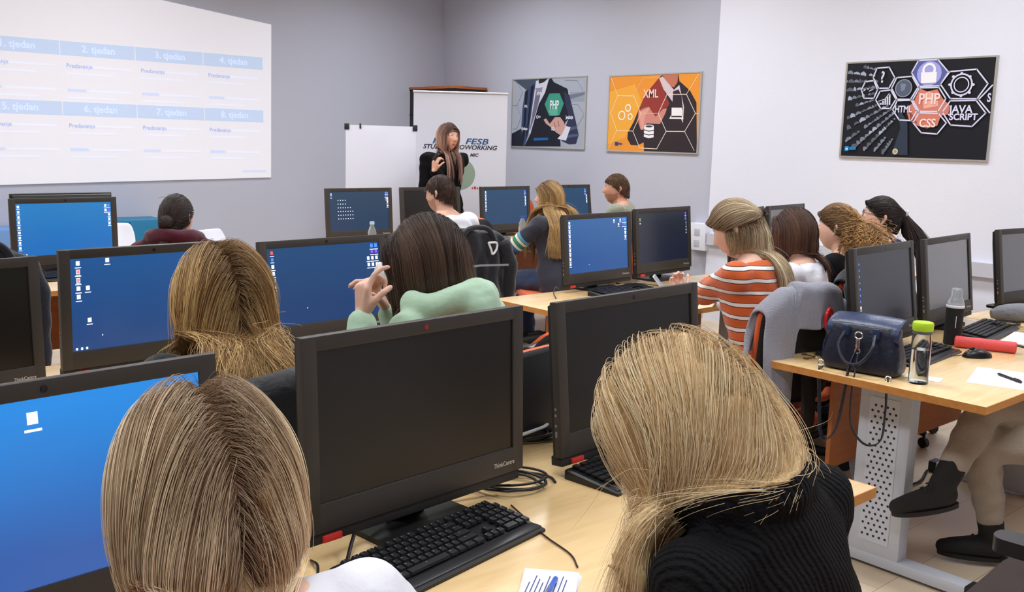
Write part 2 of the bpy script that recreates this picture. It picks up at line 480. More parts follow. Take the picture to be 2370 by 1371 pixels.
ART_CODE = [
  ('p',(130,137,153),[(0.22,0.907),(0.208,0.916),(0.195,0.918),(0.197,0.934),(0.21,0.943),(0.221,0.925)]),
  ('p',(148,156,175),[(0.192,0.92),(0.179,0.929),(0.165,0.932),(0.166,0.943),(0.181,0.947),(0.194,0.933)]),
  ('p',(151,160,179),[(0.161,0.926),(0.154,0.934),(0.146,0.934),(0.148,0.953),(0.157,0.967),(0.163,0.948)]),
  ('p',(98,103,114),[(0.144,0.931),(0.133,0.941),(0.121,0.943),(0.123,0.964),(0.136,0.977),(0.146,0.955)]),
  ('p',(124,131,146),[(0.212,0.845),(0.202,0.852),(0.193,0.852),(0.193,0.87),(0.203,0.884),(0.212,0.866)]),
  ('p',(171,181,204),[(0.19,0.852),(0.179,0.859),(0.167,0.859),(0.167,0.874),(0.18,0.885),(0.191,0.869)]),
  ('p',(173,183,207),[(0.145,0.855),(0.125,0.866),(0.105,0.867),(0.105,0.891),(0.126,0.908),(0.145,0.883)]),
  ('p',(164,173,195),[(0.1,0.87),(0.077,0.879),(0.055,0.882),(0.055,0.898),(0.078,0.908),(0.1,0.889)]),
  ('p',(124,130,146),[(0.049,0.876),(0.029,0.887),(0.009,0.888),(0.01,0.911),(0.03,0.926),(0.05,0.902)]),
  ('p',(147,155,174),[(0.234,0.782),(0.219,0.788),(0.204,0.786),(0.203,0.804),(0.218,0.819),(0.234,0.803)]),
  ('p',(118,124,138),[(0.2,0.789),(0.182,0.793),(0.165,0.792),(0.165,0.803),(0.182,0.812),(0.199,0.802)]),
  ('p',(159,168,189),[(0.161,0.786),(0.147,0.792),(0.132,0.79),(0.132,0.807),(0.146,0.821),(0.16,0.806)]),
  ('p',(106,111,124),[(0.129,0.79),(0.122,0.795),(0.115,0.793),(0.115,0.806),(0.121,0.818),(0.129,0.806)]),
  ('p',(103,108,120),[(0.114,0.782),(0.105,0.79),(0.097,0.787),(0.096,0.813),(0.104,0.835),(0.113,0.812)]),
  ('p',(125,131,147),[(0.095,0.789),(0.079,0.795),(0.064,0.793),(0.063,0.811),(0.078,0.826),(0.095,0.809)]),
  ('p',(112,117,131),[(0.06,0.787),(0.04,0.794),(0.021,0.792),(0.02,0.815),(0.039,0.834),(0.059,0.813)]),
  ('p',(154,163,183),[(0.016,0.793),(0.001,0.798),(0.0,0.796),(0.0,0.814),(0.0,0.829),(0.016,0.813)]),
  ('p',(142,150,168),[(0.221,0.722),(0.205,0.725),(0.189,0.721),(0.187,0.738),(0.202,0.755),(0.219,0.742)]),
  ('p',(108,113,126),[(0.186,0.717),(0.178,0.722),(0.17,0.718),(0.169,0.736),(0.175,0.752),(0.184,0.738)]),
  ('p',(104,109,121),[(0.168,0.719),(0.15,0.721),(0.133,0.717),(0.132,0.729),(0.148,0.742),(0.167,0.733)]),
  ('p',(165,174,196),[(0.129,0.713),(0.108,0.715),(0.088,0.71),(0.086,0.725),(0.106,0.741),(0.128,0.73)]),
  ('p',(164,173,195),[(0.083,0.699),(0.073,0.706),(0.064,0.701),(0.061,0.727),(0.069,0.75),(0.081,0.729)]),
  ('p',(99,104,115),[(0.062,0.699),(0.036,0.702),(0.012,0.696),(0.009,0.719),(0.033,0.742),(0.059,0.725)]),
  ('p',(171,180,203),[(0.238,0.668),(0.23,0.669),(0.223,0.665),(0.222,0.676),(0.227,0.688),(0.236,0.68)]),
  ('p',(111,117,130),[(0.222,0.66),(0.209,0.661),(0.198,0.656),(0.195,0.671),(0.205,0.687),(0.22,0.677)]),
  ('p',(122,128,143),[(0.195,0.654),(0.184,0.655),(0.175,0.65),(0.173,0.664),(0.181,0.678),(0.192,0.669)]),
  ('p',(166,175,197),[(0.152,0.636),(0.141,0.639),(0.13,0.633),(0.127,0.654),(0.135,0.675),(0.149,0.66)]),
  ('p',(98,103,114),[(0.127,0.632),(0.11,0.632),(0.095,0.625),(0.092,0.642),(0.106,0.66),(0.124,0.651)]),
  ('p',(125,132,147),[(0.091,0.62),(0.075,0.62),(0.06,0.613),(0.057,0.633),(0.07,0.654),(0.088,0.642)]),
  ('p',(177,187,211),[(0.057,0.604),(0.042,0.608),(0.029,0.6),(0.025,0.627),(0.035,0.653),(0.053,0.635)]),
  ('p',(143,151,169),[(0.219,0.593),(0.202,0.59),(0.186,0.58),(0.183,0.594),(0.197,0.613),(0.216,0.609)]),
  ('p',(132,139,155),[(0.182,0.578),(0.166,0.574),(0.15,0.565),(0.148,0.577),(0.161,0.594),(0.179,0.591)]),
  ('p',(174,184,207),[(0.148,0.559),(0.133,0.557),(0.119,0.548),(0.116,0.563),(0.127,0.583),(0.144,0.576)]),
  ('p',(118,124,139),[(0.117,0.54),(0.102,0.54),(0.09,0.531),(0.085,0.551),(0.094,0.576),(0.112,0.564)]),
  ('p',(141,149,167),[(0.274,0.554),(0.264,0.553),(0.256,0.545),(0.251,0.561),(0.256,0.58),(0.268,0.572)]),
  ('p',(110,116,129),[(0.254,0.543),(0.24,0.539),(0.228,0.528),(0.224,0.542),(0.233,0.563),(0.249,0.559)]),
  ('p',(140,148,166),[(0.226,0.522),(0.218,0.523),(0.212,0.516),(0.207,0.534),(0.209,0.553),(0.22,0.542)]),
  ('p',(127,134,150),[(0.211,0.515),(0.194,0.509),(0.179,0.497),(0.175,0.511),(0.187,0.534),(0.206,0.531)]),
  ('p',(116,122,136),[(0.176,0.494),(0.156,0.485),(0.138,0.471),(0.134,0.483),(0.15,0.506),(0.172,0.508)]),
  ('p',(129,136,152),[(0.135,0.463),(0.114,0.455),(0.096,0.44),(0.091,0.458),(0.106,0.485),(0.129,0.483)]),
  ('p',(165,174,196),[(0.094,0.429),(0.075,0.425),(0.06,0.411),(0.052,0.436),(0.063,0.468),(0.086,0.458)]),
  ('p',(105,110,123),[(0.055,0.408),(0.044,0.407),(0.035,0.398),(0.029,0.417),(0.034,0.44),(0.049,0.43)]),
  ('p',(148,156,175),[(0.329,0.535),(0.32,0.532),(0.313,0.524),(0.308,0.536),(0.312,0.552),(0.324,0.548)]),
  ('p',(166,175,197),[(0.312,0.519),(0.297,0.511),(0.283,0.497),(0.278,0.511),(0.288,0.535),(0.306,0.535)]),
  ('p',(96,101,112),[(0.281,0.492),(0.269,0.488),(0.26,0.477),(0.254,0.492),(0.26,0.513),(0.275,0.509)]),
  ('p',(139,146,164),[(0.258,0.472),(0.243,0.465),(0.229,0.45),(0.223,0.466),(0.232,0.492),(0.252,0.49)]),
  ('p',(99,104,115),[(0.226,0.448),(0.213,0.442),(0.202,0.43),(0.198,0.443),(0.205,0.463),(0.22,0.462)]),
  ('p',(142,150,168),[(0.202,0.422),(0.187,0.416),(0.175,0.403),(0.168,0.421),(0.175,0.448),(0.194,0.443)]),
  ('p',(161,169,191),[(0.174,0.394),(0.152,0.383),(0.133,0.363),(0.124,0.385),(0.137,0.422),(0.165,0.42)]),
  ('p',(115,121,135),[(0.127,0.361),(0.108,0.351),(0.092,0.334),(0.087,0.348),(0.1,0.375),(0.121,0.377)]),
  ('p',(107,112,125),[(0.073,0.301),(0.056,0.297),(0.044,0.281),(0.034,0.309),(0.039,0.345),(0.061,0.333)]),
  ('p',(153,161,181),[(0.369,0.517),(0.363,0.514),(0.358,0.507),(0.355,0.515),(0.357,0.527),(0.365,0.526)]),
  ('p',(121,127,142),[(0.358,0.503),(0.349,0.497),(0.341,0.487),(0.337,0.497),(0.341,0.514),(0.353,0.514)]),
  ('p',(111,116,129),[(0.341,0.481),(0.331,0.477),(0.324,0.466),(0.318,0.479),(0.321,0.499),(0.334,0.496)]),
  ('p',(126,133,149),[(0.323,0.462),(0.308,0.452),(0.296,0.436),(0.29,0.45),(0.297,0.475),(0.316,0.477)]),
  ('p',(96,101,112),[(0.294,0.431),(0.282,0.424),(0.273,0.411),(0.266,0.425),(0.271,0.448),(0.287,0.447)]),
  ('p',(134,141,157),[(0.272,0.405),(0.262,0.401),(0.256,0.391),(0.249,0.408),(0.249,0.43),(0.263,0.424)]),
  ('p',(129,136,152),[(0.254,0.39),(0.245,0.386),(0.238,0.376),(0.233,0.388),(0.236,0.406),(0.248,0.404)]),
  ('p',(110,115,128),[(0.237,0.373),(0.228,0.368),(0.221,0.359),(0.216,0.369),(0.22,0.386),(0.231,0.385)]),
  ('p',(133,140,156),[(0.22,0.355),(0.207,0.345),(0.195,0.33),(0.19,0.342),(0.198,0.364),(0.214,0.368)]),
  ('p',(129,136,152),[(0.196,0.32),(0.182,0.313),(0.171,0.297),(0.163,0.317),(0.167,0.346),(0.186,0.342)]),
  ('p',(110,115,128),[(0.141,0.265),(0.129,0.258),(0.119,0.245),(0.113,0.259),(0.118,0.282),(0.133,0.281)]),
  ('p',(100,105,117),[(0.119,0.237),(0.1,0.223),(0.084,0.201),(0.075,0.22),(0.086,0.254),(0.11,0.258)]),
  ('p',(134,141,158),[(0.081,0.194),(0.058,0.176),(0.039,0.151),(0.03,0.169),(0.044,0.208),(0.071,0.215)]),
  ('p',(169,179,202),[(0.381,0.469),(0.376,0.466),(0.373,0.461),(0.369,0.467),(0.37,0.478),(0.377,0.477)]),
  ('p',(162,170,192),[(0.375,0.454),(0.368,0.451),(0.364,0.442),(0.357,0.456),(0.356,0.473),(0.367,0.469)]),
  ('p',(121,127,142),[(0.364,0.439),(0.351,0.428),(0.34,0.411),(0.333,0.424),(0.338,0.451),(0.355,0.454)]),
  ('p',(120,126,141),[(0.339,0.405),(0.327,0.396),(0.319,0.382),(0.311,0.396),(0.313,0.422),(0.33,0.421)]),
  ('p',(123,130,145),[(0.315,0.38),(0.301,0.366),(0.289,0.348),(0.284,0.357),(0.293,0.382),(0.31,0.391)]),
  ('p',(156,165,185),[(0.29,0.337),(0.275,0.326),(0.265,0.307),(0.255,0.325),(0.259,0.355),(0.279,0.357)]),
  ('p',(171,181,204),[(0.263,0.301),(0.247,0.288),(0.235,0.267),(0.225,0.284),(0.23,0.318),(0.252,0.321)]),
  ('p',(160,168,189),[(0.232,0.262),(0.219,0.253),(0.21,0.237),(0.202,0.252),(0.205,0.278),(0.222,0.279)]),
  ('p',(155,163,184),[(0.209,0.232),(0.194,0.219),(0.183,0.201),(0.175,0.215),(0.181,0.243),(0.2,0.248)]),
  ('p',(136,143,160),[(0.184,0.19),(0.165,0.176),(0.152,0.153),(0.141,0.173),(0.146,0.211),(0.171,0.213)]),
  ('p',(134,141,158),[(0.151,0.144),(0.138,0.138),(0.131,0.122),(0.119,0.144),(0.118,0.175),(0.137,0.169)]),
  ('p',(115,121,135),[(0.131,0.116),(0.108,0.096),(0.091,0.066),(0.078,0.088),(0.087,0.134),(0.117,0.141)]),
  ('p',(144,151,170),[(0.386,0.404),(0.381,0.4),(0.378,0.393),(0.373,0.401),(0.373,0.413),(0.381,0.412)]),
  ('p',(160,168,190),[(0.372,0.376),(0.365,0.37),(0.36,0.36),(0.353,0.371),(0.352,0.388),(0.364,0.388)]),
  ('p',(111,117,130),[(0.361,0.355),(0.35,0.344),(0.342,0.328),(0.334,0.341),(0.335,0.366),(0.351,0.37)]),
  ('p',(105,110,123),[(0.339,0.326),(0.332,0.32),(0.327,0.309),(0.321,0.317),(0.322,0.334),(0.333,0.336)]),
  ('p',(169,178,201),[(0.33,0.301),(0.323,0.298),(0.32,0.289),(0.309,0.304),(0.305,0.325),(0.318,0.318)]),
  ('p',(164,173,194),[(0.318,0.287),(0.311,0.282),(0.307,0.272),(0.299,0.284),(0.297,0.303),(0.309,0.301)]),
  ('p',(167,176,199),[(0.308,0.267),(0.294,0.253),(0.285,0.234),(0.275,0.248),(0.278,0.277),(0.297,0.283)]),
  ('p',(105,110,123),[(0.284,0.227),(0.273,0.217),(0.265,0.201),(0.255,0.215),(0.256,0.242),(0.273,0.244)]),
  ('p',(113,119,132),[(0.265,0.195),(0.247,0.175),(0.234,0.148),(0.224,0.163),(0.23,0.201),(0.253,0.212)]),
  ('p',(102,107,119),[(0.232,0.14),(0.217,0.124),(0.206,0.101),(0.195,0.116),(0.199,0.15),(0.22,0.158)]),
  ('p',(141,149,167),[(0.205,0.093),(0.191,0.08),(0.182,0.06),(0.171,0.076),(0.172,0.108),(0.192,0.112)]),
  ('p',(120,126,141),[(0.334,0.209),(0.326,0.2),(0.322,0.187),(0.315,0.195),(0.314,0.214),(0.326,0.218)]),
  ('p',(157,165,186),[(0.324,0.179),(0.312,0.164),(0.304,0.144),(0.293,0.157),(0.293,0.187),(0.312,0.194)]),
  ('p',(157,165,186),[(0.303,0.138),(0.292,0.126),(0.286,0.11),(0.276,0.122),(0.275,0.147),(0.291,0.152)]),
  ('p',(120,127,141),[(0.286,0.105),(0.27,0.082),(0.258,0.054),(0.249,0.065),(0.253,0.102),(0.275,0.118)]),
  ('p',(124,130,145),[(0.384,0.195),(0.377,0.185),(0.374,0.172),(0.367,0.178),(0.366,0.196),(0.377,0.202)]),
  ('p',(121,128,143),[(0.376,0.165),(0.369,0.159),(0.367,0.147),(0.356,0.158),(0.351,0.176),(0.364,0.177)]),
  ('p',(117,123,137),[(0.369,0.142),(0.36,0.131),(0.356,0.115),(0.343,0.128),(0.338,0.153),(0.354,0.156)]),
  ('p',(151,159,179),[(0.355,0.112),(0.347,0.104),(0.345,0.092),(0.334,0.102),(0.329,0.122),(0.343,0.123)]),
  ('p',(107,112,125),[(0.347,0.086),(0.331,0.059),(0.321,0.027),(0.307,0.04),(0.308,0.082),(0.332,0.101)]),
  ('p',(52,62,78),[(0.379,0.585),(0.471,0.365),(0.492,0.032),(0.377,0.028),(0.426,0.307)]),
  ('p',(96,102,165),[(0.469,0.873),(0.508,0.994),(0.636,0.994),(0.712,0.866),(0.664,0.734),(0.531,0.733)]),
  ('e',(170,172,235),(0.587,0.859),0.081,0.123),
  ('p',(218,132,112),[(0.536,0.711),(0.585,0.68),(0.651,0.699),(0.692,0.605),(0.742,0.534),(0.736,0.449),(0.689,0.436),(0.673,0.337),(0.607,0.308),(0.539,0.336),(0.48,0.394),(0.45,0.511),(0.498,0.568)]),
  ('p',(244,182,165),[(0.557,0.652),(0.595,0.68),(0.653,0.649),(0.666,0.535),(0.572,0.508)]),
  ('p',(150,80,70),[(0.477,0.481),(0.517,0.423),(0.539,0.351),(0.49,0.394)]),
  ('l',(222,222,246),0.0138,[(0.469,0.873),(0.508,0.994),(0.636,0.994),(0.712,0.866),(0.664,0.734),(0.531,0.733),(0.469,0.873)]),
  ('l',(222,222,246),0.0138,[(0.204,0.837),(0.225,0.933),(0.311,0.939),(0.357,0.829),(0.322,0.723),(0.251,0.723),(0.204,0.837)]),
  ('l',(222,222,246),0.0138,[(0.125,0.713),(0.149,0.795),(0.21,0.807),(0.242,0.708),(0.22,0.62),(0.149,0.622),(0.125,0.713)]),
  ('l',(222,222,246),0.0138,[(0.235,0.604),(0.261,0.693),(0.337,0.704),(0.378,0.607),(0.343,0.513),(0.276,0.514),(0.235,0.604)]),
  ('l',(222,222,246),0.0138,[(0.341,0.722),(0.371,0.828),(0.475,0.837),(0.522,0.726),(0.478,0.604),(0.387,0.607),(0.341,0.722)]),
  ('l',(222,222,246),0.0138,[(0.493,0.597),(0.531,0.718),(0.66,0.717),(0.711,0.605),(0.668,0.478),(0.544,0.48),(0.493,0.597)]),
  ('l',(222,222,246),0.0138,[(0.668,0.748),(0.721,0.87),(0.887,0.884),(0.964,0.742),(0.907,0.599),(0.74,0.604),(0.668,0.748)]),
  ('l',(222,222,246),0.0138,[(0.362,0.498),(0.388,0.592),(0.483,0.594),(0.529,0.488),(0.495,0.387),(0.413,0.394),(0.362,0.498)]),
  ('l',(222,222,246),0.0138,[(0.51,0.365),(0.544,0.466),(0.674,0.457),(0.729,0.365),(0.676,0.252),(0.57,0.265),(0.51,0.365)]),
  ('l',(222,222,246),0.0138,[(0.697,0.471),(0.741,0.583),(0.903,0.583),(0.969,0.461),(0.893,0.33),(0.758,0.344),(0.697,0.471)]),
  ('l',(222,222,246),0.0138,[(0.993,0.727),(0.918,0.592),(0.993,0.463)]),
  ('p',(250,250,255),[(0.533,0.872),(0.638,0.875),(0.639,0.766),(0.539,0.765)]),
  ('r',(250,250,255),(0.585,0.895),0.071,0.046),
  ('e',(90,100,120),(0.425,0.718),0.053,0.083),
  ('r',(150,160,180),(0.425,0.718),0.092,0.083),
  ('p',(130,140,155),[(0.401,0.768),(0.44,0.758),(0.432,0.7),(0.409,0.687)]),
  ('r',(222,222,246),(0.802,0.739),0.111,0.095),
  ('r',(222,222,246),(0.802,0.739),0.077,0.066),
  ('e',(222,222,246),(0.876,0.736),0.009,0.014),
  ('e',(222,222,246),(0.857,0.66),0.009,0.014),
  ('e',(222,222,246),(0.806,0.63),0.009,0.014),
  ('e',(222,222,246),(0.752,0.664),0.009,0.014),
  ('e',(222,222,246),(0.728,0.742),0.009,0.014),
  ('e',(222,222,246),(0.747,0.819),0.009,0.014),
  ('e',(222,222,246),(0.798,0.848),0.009,0.014),
  ('e',(222,222,246),(0.852,0.814),0.009,0.014),
  ('p',(222,222,246),[(0.27,0.551),(0.281,0.551),(0.28,0.573),(0.27,0.567)]),
  ('p',(222,222,246),[(0.286,0.551),(0.297,0.55),(0.295,0.595),(0.285,0.588)]),
  ('p',(222,222,246),[(0.302,0.55),(0.312,0.55),(0.31,0.617),(0.3,0.608)]),
  ('p',(222,222,246),[(0.317,0.55),(0.327,0.55),(0.325,0.638),(0.314,0.628)]),
  ('p',(222,222,246),[(0.332,0.55),(0.343,0.549),(0.339,0.66),(0.329,0.649)]),
  ('l',(222,222,246),0.0077,[(0.259,0.589),(0.302,0.61),(0.33,0.668)]),
  ('l',(222,222,246),0.0077,[(0.142,0.698),(0.16,0.715),(0.141,0.72)]),
  ('l',(222,222,246),0.0077,[(0.185,0.696),(0.213,0.717)]),
  ('e',(222,222,246),(0.175,0.719),0.005,0.008),
  ('p',(30,150,215),[(0.038,0.109),(0.067,0.111),(0.067,0.061),(0.038,0.06)]),
  ('p',(30,130,200),[(0.071,0.104),(0.121,0.108),(0.121,0.075),(0.071,0.07)]),
  ('p',(220,230,240),[(0.044,0.091),(0.061,0.091),(0.062,0.073),(0.045,0.072)]),
  ('e',(214,206,170),(0.406,0.067),0.019,0.031),
  ('e',(170,160,120),(0.406,0.067),0.01,0.017),
  ('t',(222,222,246),'?',(0.273,0.833),0.131,0.9),
  ('t',(255,225,220),'PHP',(0.604,0.601),0.12,0.85),
  ('t',(222,222,246),'HTML',(0.437,0.501),0.077,0.75),
  ('t',(255,228,220),'CSS',(0.607,0.358),0.095,0.9),
  ('t',(222,222,246),'JAVA',(0.815,0.495),0.083,1.0),
  ('t',(222,222,246),'SCRIPT',(0.834,0.421),0.071,1.0),
  ('t',(222,222,246),'S',(0.982,0.604),0.092,0.7),
]

# ================================================================== the setting
M_WALL = mat('grey_wall_paint', (191, 193, 206), 0.9, spec=0.2, bump=(120, 0.12))
M_WHITE = mat('white_wall_tone', (232, 234, 246), 0.85, spec=0.2, bump=(90, 0.08))  # paler base colour for the near stretch of the right wall
M_CEIL = mat('ceiling_paint', (226, 226, 228), 0.9, spec=0.2)
M_TRUNK = mat('pale_trunking', (205, 205, 212), 0.5)


def floor_mat():
    m = mat('laminate_floor', (214, 194, 166), 0.32)
    nt = m.node_tree
    b = nt.nodes['Principled BSDF']
    tc = nt.nodes.new('ShaderNodeTexCoord')
    br = nt.nodes.new('ShaderNodeTexBrick')
    br.inputs['Color1'].default_value = rgb(218, 199, 172)
    br.inputs['Color2'].default_value = rgb(206, 186, 158)
    br.inputs['Mortar'].default_value = rgb(176, 152, 124)
    br.inputs['Scale'].default_value = 1.0
    br.inputs['Mortar Size'].default_value = 0.002
    br.inputs['Brick Width'].default_value = 1.25
    br.inputs['Row Height'].default_value = 0.19
    nt.links.new(tc.outputs['Object'], br.inputs['Vector'])
    nt.links.new(br.outputs['Color'], b.inputs['Base Color'])
    return m


def struct(name, m, x0, x1, y0, y1, z0, z1):
    return tag(MB().box(x0, x1, y0, y1, z0, z1).build(name, m, smooth=False), kind='structure')


struct('floor', floor_mat(), -3.0, 7.2, -2.6, 9.4, -0.1, 0.0)
struct('ceiling', M_CEIL, -3.0, 7.2, -2.6, 9.4, 3.6, 3.7)
struct('wall_front', M_WALL, -3.0, 7.2, 9.2, 9.4, 0.0, 3.6)
struct('wall_right', M_WALL, 7.0, 7.2, 5.25, 9.2, 0.0, 3.6)
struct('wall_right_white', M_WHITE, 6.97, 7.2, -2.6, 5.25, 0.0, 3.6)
struct('wall_left', M_WALL, -3.0, -2.8, -2.4, 9.2, 0.0, 3.6)
struct('wall_back', M_WALL, -3.0, 6.97, -2.6, -2.4, 0.0, 3.6)
struct('trim_1', M_TRUNK, 6.95, 7.0, 5.25, 8.35, 0.68, 0.78)
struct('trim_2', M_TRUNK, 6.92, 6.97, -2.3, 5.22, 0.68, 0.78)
struct('baseboard_right', M_TRUNK, 6.985, 7.0, 5.25, 8.35, 0.0, 0.08)
struct('baseboard_front', M_TRUNK, -2.8, 6.5, 9.185, 9.2, 0.0, 0.08)

M_LAMP = mat('lamp_diffuser', (255, 252, 248), 0.5, emit=3.0)
M_LAMPF = mat('lamp_frame', (235, 235, 235), 0.5)
proto = None
for i, (lx, ly) in enumerate(LAMPS):
    if proto is None:
        proto = thing('ceiling_light', 'flat white ceiling light in the lamp grid overhead', 'ceiling light', (lx, ly, 3.6), 0, 'ceiling lights overhead')
        MB().box(-.31, .31, -.62, -.575, -.085, 0).box(-.31, .31, .575, .62, -.085, 0).box(-.31, -.275, -.575, .575, -.085, 0).box(.275, .31, -.575, .575, -.085, 0).build('frame', M_LAMPF, proto, smooth=False)
        MB().box(-.275, .275, -.575, .575, -.07, -.06).build('diffuser', M_LAMP, proto, smooth=False)
    else:
        o = copy_tree(proto)
        o.location = (lx, ly, 3.6)

# ------------------------------------------------------------------ projected slide: projector light built as a glowing sheet on the front wall
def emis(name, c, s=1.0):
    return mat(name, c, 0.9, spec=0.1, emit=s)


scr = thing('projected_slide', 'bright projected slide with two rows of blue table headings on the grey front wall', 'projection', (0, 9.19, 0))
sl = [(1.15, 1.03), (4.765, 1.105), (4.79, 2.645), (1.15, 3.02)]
MB().add([(x, y, z) for y in (0.0, -.008) for (x, z) in sl], [(0, 1, 2, 3), (7, 6, 5, 4), (0, 4, 5, 1), (1, 5, 6, 2), (2, 6, 7, 3), (3, 7, 4, 0)]).build('slide_glow_sheet', emis('slide_white_glow', (204, 202, 208), 0.58), scr, smooth=False)
M_SB = emis('slide_blue_glow', (172, 186, 210), 0.58)
M_ST = emis('slide_heading_glow', (190, 204, 230), 0.58)
M_SI = emis('slide_text_glow', (140, 158, 206), 0.58)
M_SF = emis('slide_faint_glow', (184, 192, 218), 0.58)
RX90 = Matrix.Rotation(PI / 2, 4, 'X')
xs = [1.35, 2.05, 2.745, 3.405, 4.06, 4.69]
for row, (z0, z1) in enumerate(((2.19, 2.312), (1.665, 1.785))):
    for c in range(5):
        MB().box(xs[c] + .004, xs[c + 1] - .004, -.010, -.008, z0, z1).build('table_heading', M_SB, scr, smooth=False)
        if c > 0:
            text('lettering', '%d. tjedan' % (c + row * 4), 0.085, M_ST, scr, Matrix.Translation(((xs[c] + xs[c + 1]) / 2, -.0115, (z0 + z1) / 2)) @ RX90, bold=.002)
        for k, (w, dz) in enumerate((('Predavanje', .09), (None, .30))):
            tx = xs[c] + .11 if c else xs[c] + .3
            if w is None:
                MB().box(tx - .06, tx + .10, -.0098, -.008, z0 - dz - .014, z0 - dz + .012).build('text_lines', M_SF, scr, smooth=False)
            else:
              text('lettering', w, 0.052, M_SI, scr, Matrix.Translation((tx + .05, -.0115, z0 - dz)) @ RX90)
            MB().box(xs[c] + .24, xs[c + 1] - .05, -.0095, -.008, z0 - dz - .012, z0 - dz + .006).box(xs[c] + .05, xs[c + 1] - .2, -.0095, -.008, z0 - dz - .075, z0 - dz - .06).build('text_lines', emis('slide_hairline_glow', (204, 207, 222), 0.58), scr, smooth=False)
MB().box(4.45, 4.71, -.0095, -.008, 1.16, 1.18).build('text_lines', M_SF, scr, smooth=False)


# ------------------------------------------------------------------ posters
def ink(c, e=None):
    return mat('print_%d_%d_%d' % tuple(c), c, 0.35, spec=0.4)


def poster(name, label, y_left, x_wall, z0, w, h, base, art, logo=None):
    """hangs on the right wall; local x runs to the viewer's right (-Y), local y up"""
    t = thing(name, label, 'poster', (x_wall, y_left, z0))
    t.rotation_euler = (PI / 2, 0, -PI / 2)
    MB().box(0, w, 0, h, 0, .012).build('panel', ink(base), t, smooth=False)
    fr = mat('pale_aluminium', (196, 194, 186), 0.35, 0.6)
    f = MB()
    for a in ((-.008, .006, -.008, h + .008), (w - .006, w + .008, -.008, h + .008), (.006, w - .006, -.008, .004), (.006, w - .006, h - .004, h + .008)):
        f.box(a[0], a[1], a[2], a[3], 0, .016)
    f.build('frame', fr, t, smooth=False)
    z = .0122
    streaks = {}
    for e in art:
        z += .00012
        col = tuple(e[1])
        b = MB()
        if e[0] == 'p':
            pts = [(u * w, v * h) for (u, v) in e[2]]
            tri = tessellate_polygon([[Vector((p[0], p[1], 0)) for p in pts]])
            b.add([(p[0], p[1], z) for p in pts], [tuple(q) for q in tri])
        elif e[0] == 'l':
            P = [Vector((u * w, v * h)) for (u, v) in e[3]]
            hw = e[2] * h / 2
            for i in range(len(P) - 1):
                d = (P[i + 1] - P[i])
                if d.length < 1e-5:
                    continue
                d.normalize()
                nn = Vector((-d.y, d.x)) * hw
                a, c = P[i] - d * hw * .5, P[i + 1] + d * hw * .5
                b.add([(a.x - nn.x, a.y - nn.y, z), (c.x - nn.x, c.y - nn.y, z), (c.x + nn.x, c.y + nn.y, z), (a.x + nn.x, a.y + nn.y, z)], [(0, 1, 2, 3)])
        elif e[0] == 'e':
            n = 20
            cx, cy = e[2][0] * w, e[2][1] * h
            b.add([(cx + math.cos(2 * PI * k / n) * e[3] * w, cy + math.sin(2 * PI * k / n) * e[4] * h, z) for k in range(n)], [tuple(range(n))])
        elif e[0] == 'r':
            n = 24
            cx, cy = e[2][0] * w, e[2][1] * h
            b.add([(cx + math.cos(2 * PI * k / n) * q * h, cy + math.sin(2 * PI * k / n) * q * h, z) for q in (e[4], e[3]) for k in range(n)], [(k, (k + 1) % n, n + (k + 1) % n, n + k) for k in range(n)])
        elif e[0] == 't':
            text('lettering', e[2], e[4] * h * 1.25, ink(col), t, Matrix.Translation((e[3][0] * w, e[3][1] * h, z)), e[5], bold=.002)
            continue
        if e[0] == 'p' and len(e[2]) == 6 and base[0] < 40 and e[2][0][0] < .36:
            streaks.setdefault(col[0] // 40, (MB(), col))[0].add(b.v, b.f)
        else:
            b.build('print', ink(col), t, smooth=False)
    for b, col in streaks.values():
        tag(b.build('code_streaks', ink(col), t, smooth=False), kind='stuff')
    return t


poster('wall_poster', 'framed print of a man in a dark suit touching a teal hexagon reading PHP', 7.95, 7.0, 1.485, 1.10, .71, (168, 174, 186), ART_SUIT)
poster('wall_poster', 'framed orange print of a man in a dark suit under a white honeycomb reading XML', 6.53, 7.0, 1.475, 1.10, .71, (238, 152, 52), ART_ORANGE)
poster('wall_poster', 'framed black print of glowing hexagons and a padlock on the white wall', 4.01, 6.97, 1.49, 1.12, .71, (30, 31, 38), ART_CODE)

# ------------------------------------------------------------------ cabinet, roll-up banner, flipchart
M_CAB = mat('black_laminate', (34, 33, 36), 0.45)
M_CABT = wood_mat('cherry_top', (176, 104, 58), (150, 82, 44), (1, 6, 6))
cb = thing('tall_cabinet', 'tall black cabinet with a brown wooden top in the room corner', 'cabinet', (6.525, 8.39, 0))
MB().box(0, .45, 0, 1.0, .06, 2.09, .004).build('body', M_CAB, cb)
MB().box(.02, .44, .02, .98, 0, .06).build('plinth', M_CAB, cb)
MB().box(-.015, .46, -.015, 1.0, 2.09, 2.12, .004).build('top', M_CABT, cb)
for y0, y1 in ((.01, .495), (.505, .99)):
    dd = MB().box(-.018, 0, y0, y1, .08, 1.25, .003).build('door', M_CAB, cb)
    MB().box(-.035, -.018, (y1 - .06) if y0 < .1 else (y0 + .045), (y1 - .045) if y0 < .1 else (y0 + .06), .62, .8, .002).build('handle', mat('satin_steel', (170, 170, 172), .3, .9), dd)
for z in (1.27, 1.53, 1.8):
    MB().box(-.004, .0, .01, .99, z, z + .02).build('shelf', mat('dark_shelf_edge', (22, 22, 24), .5), cb, smooth=False)

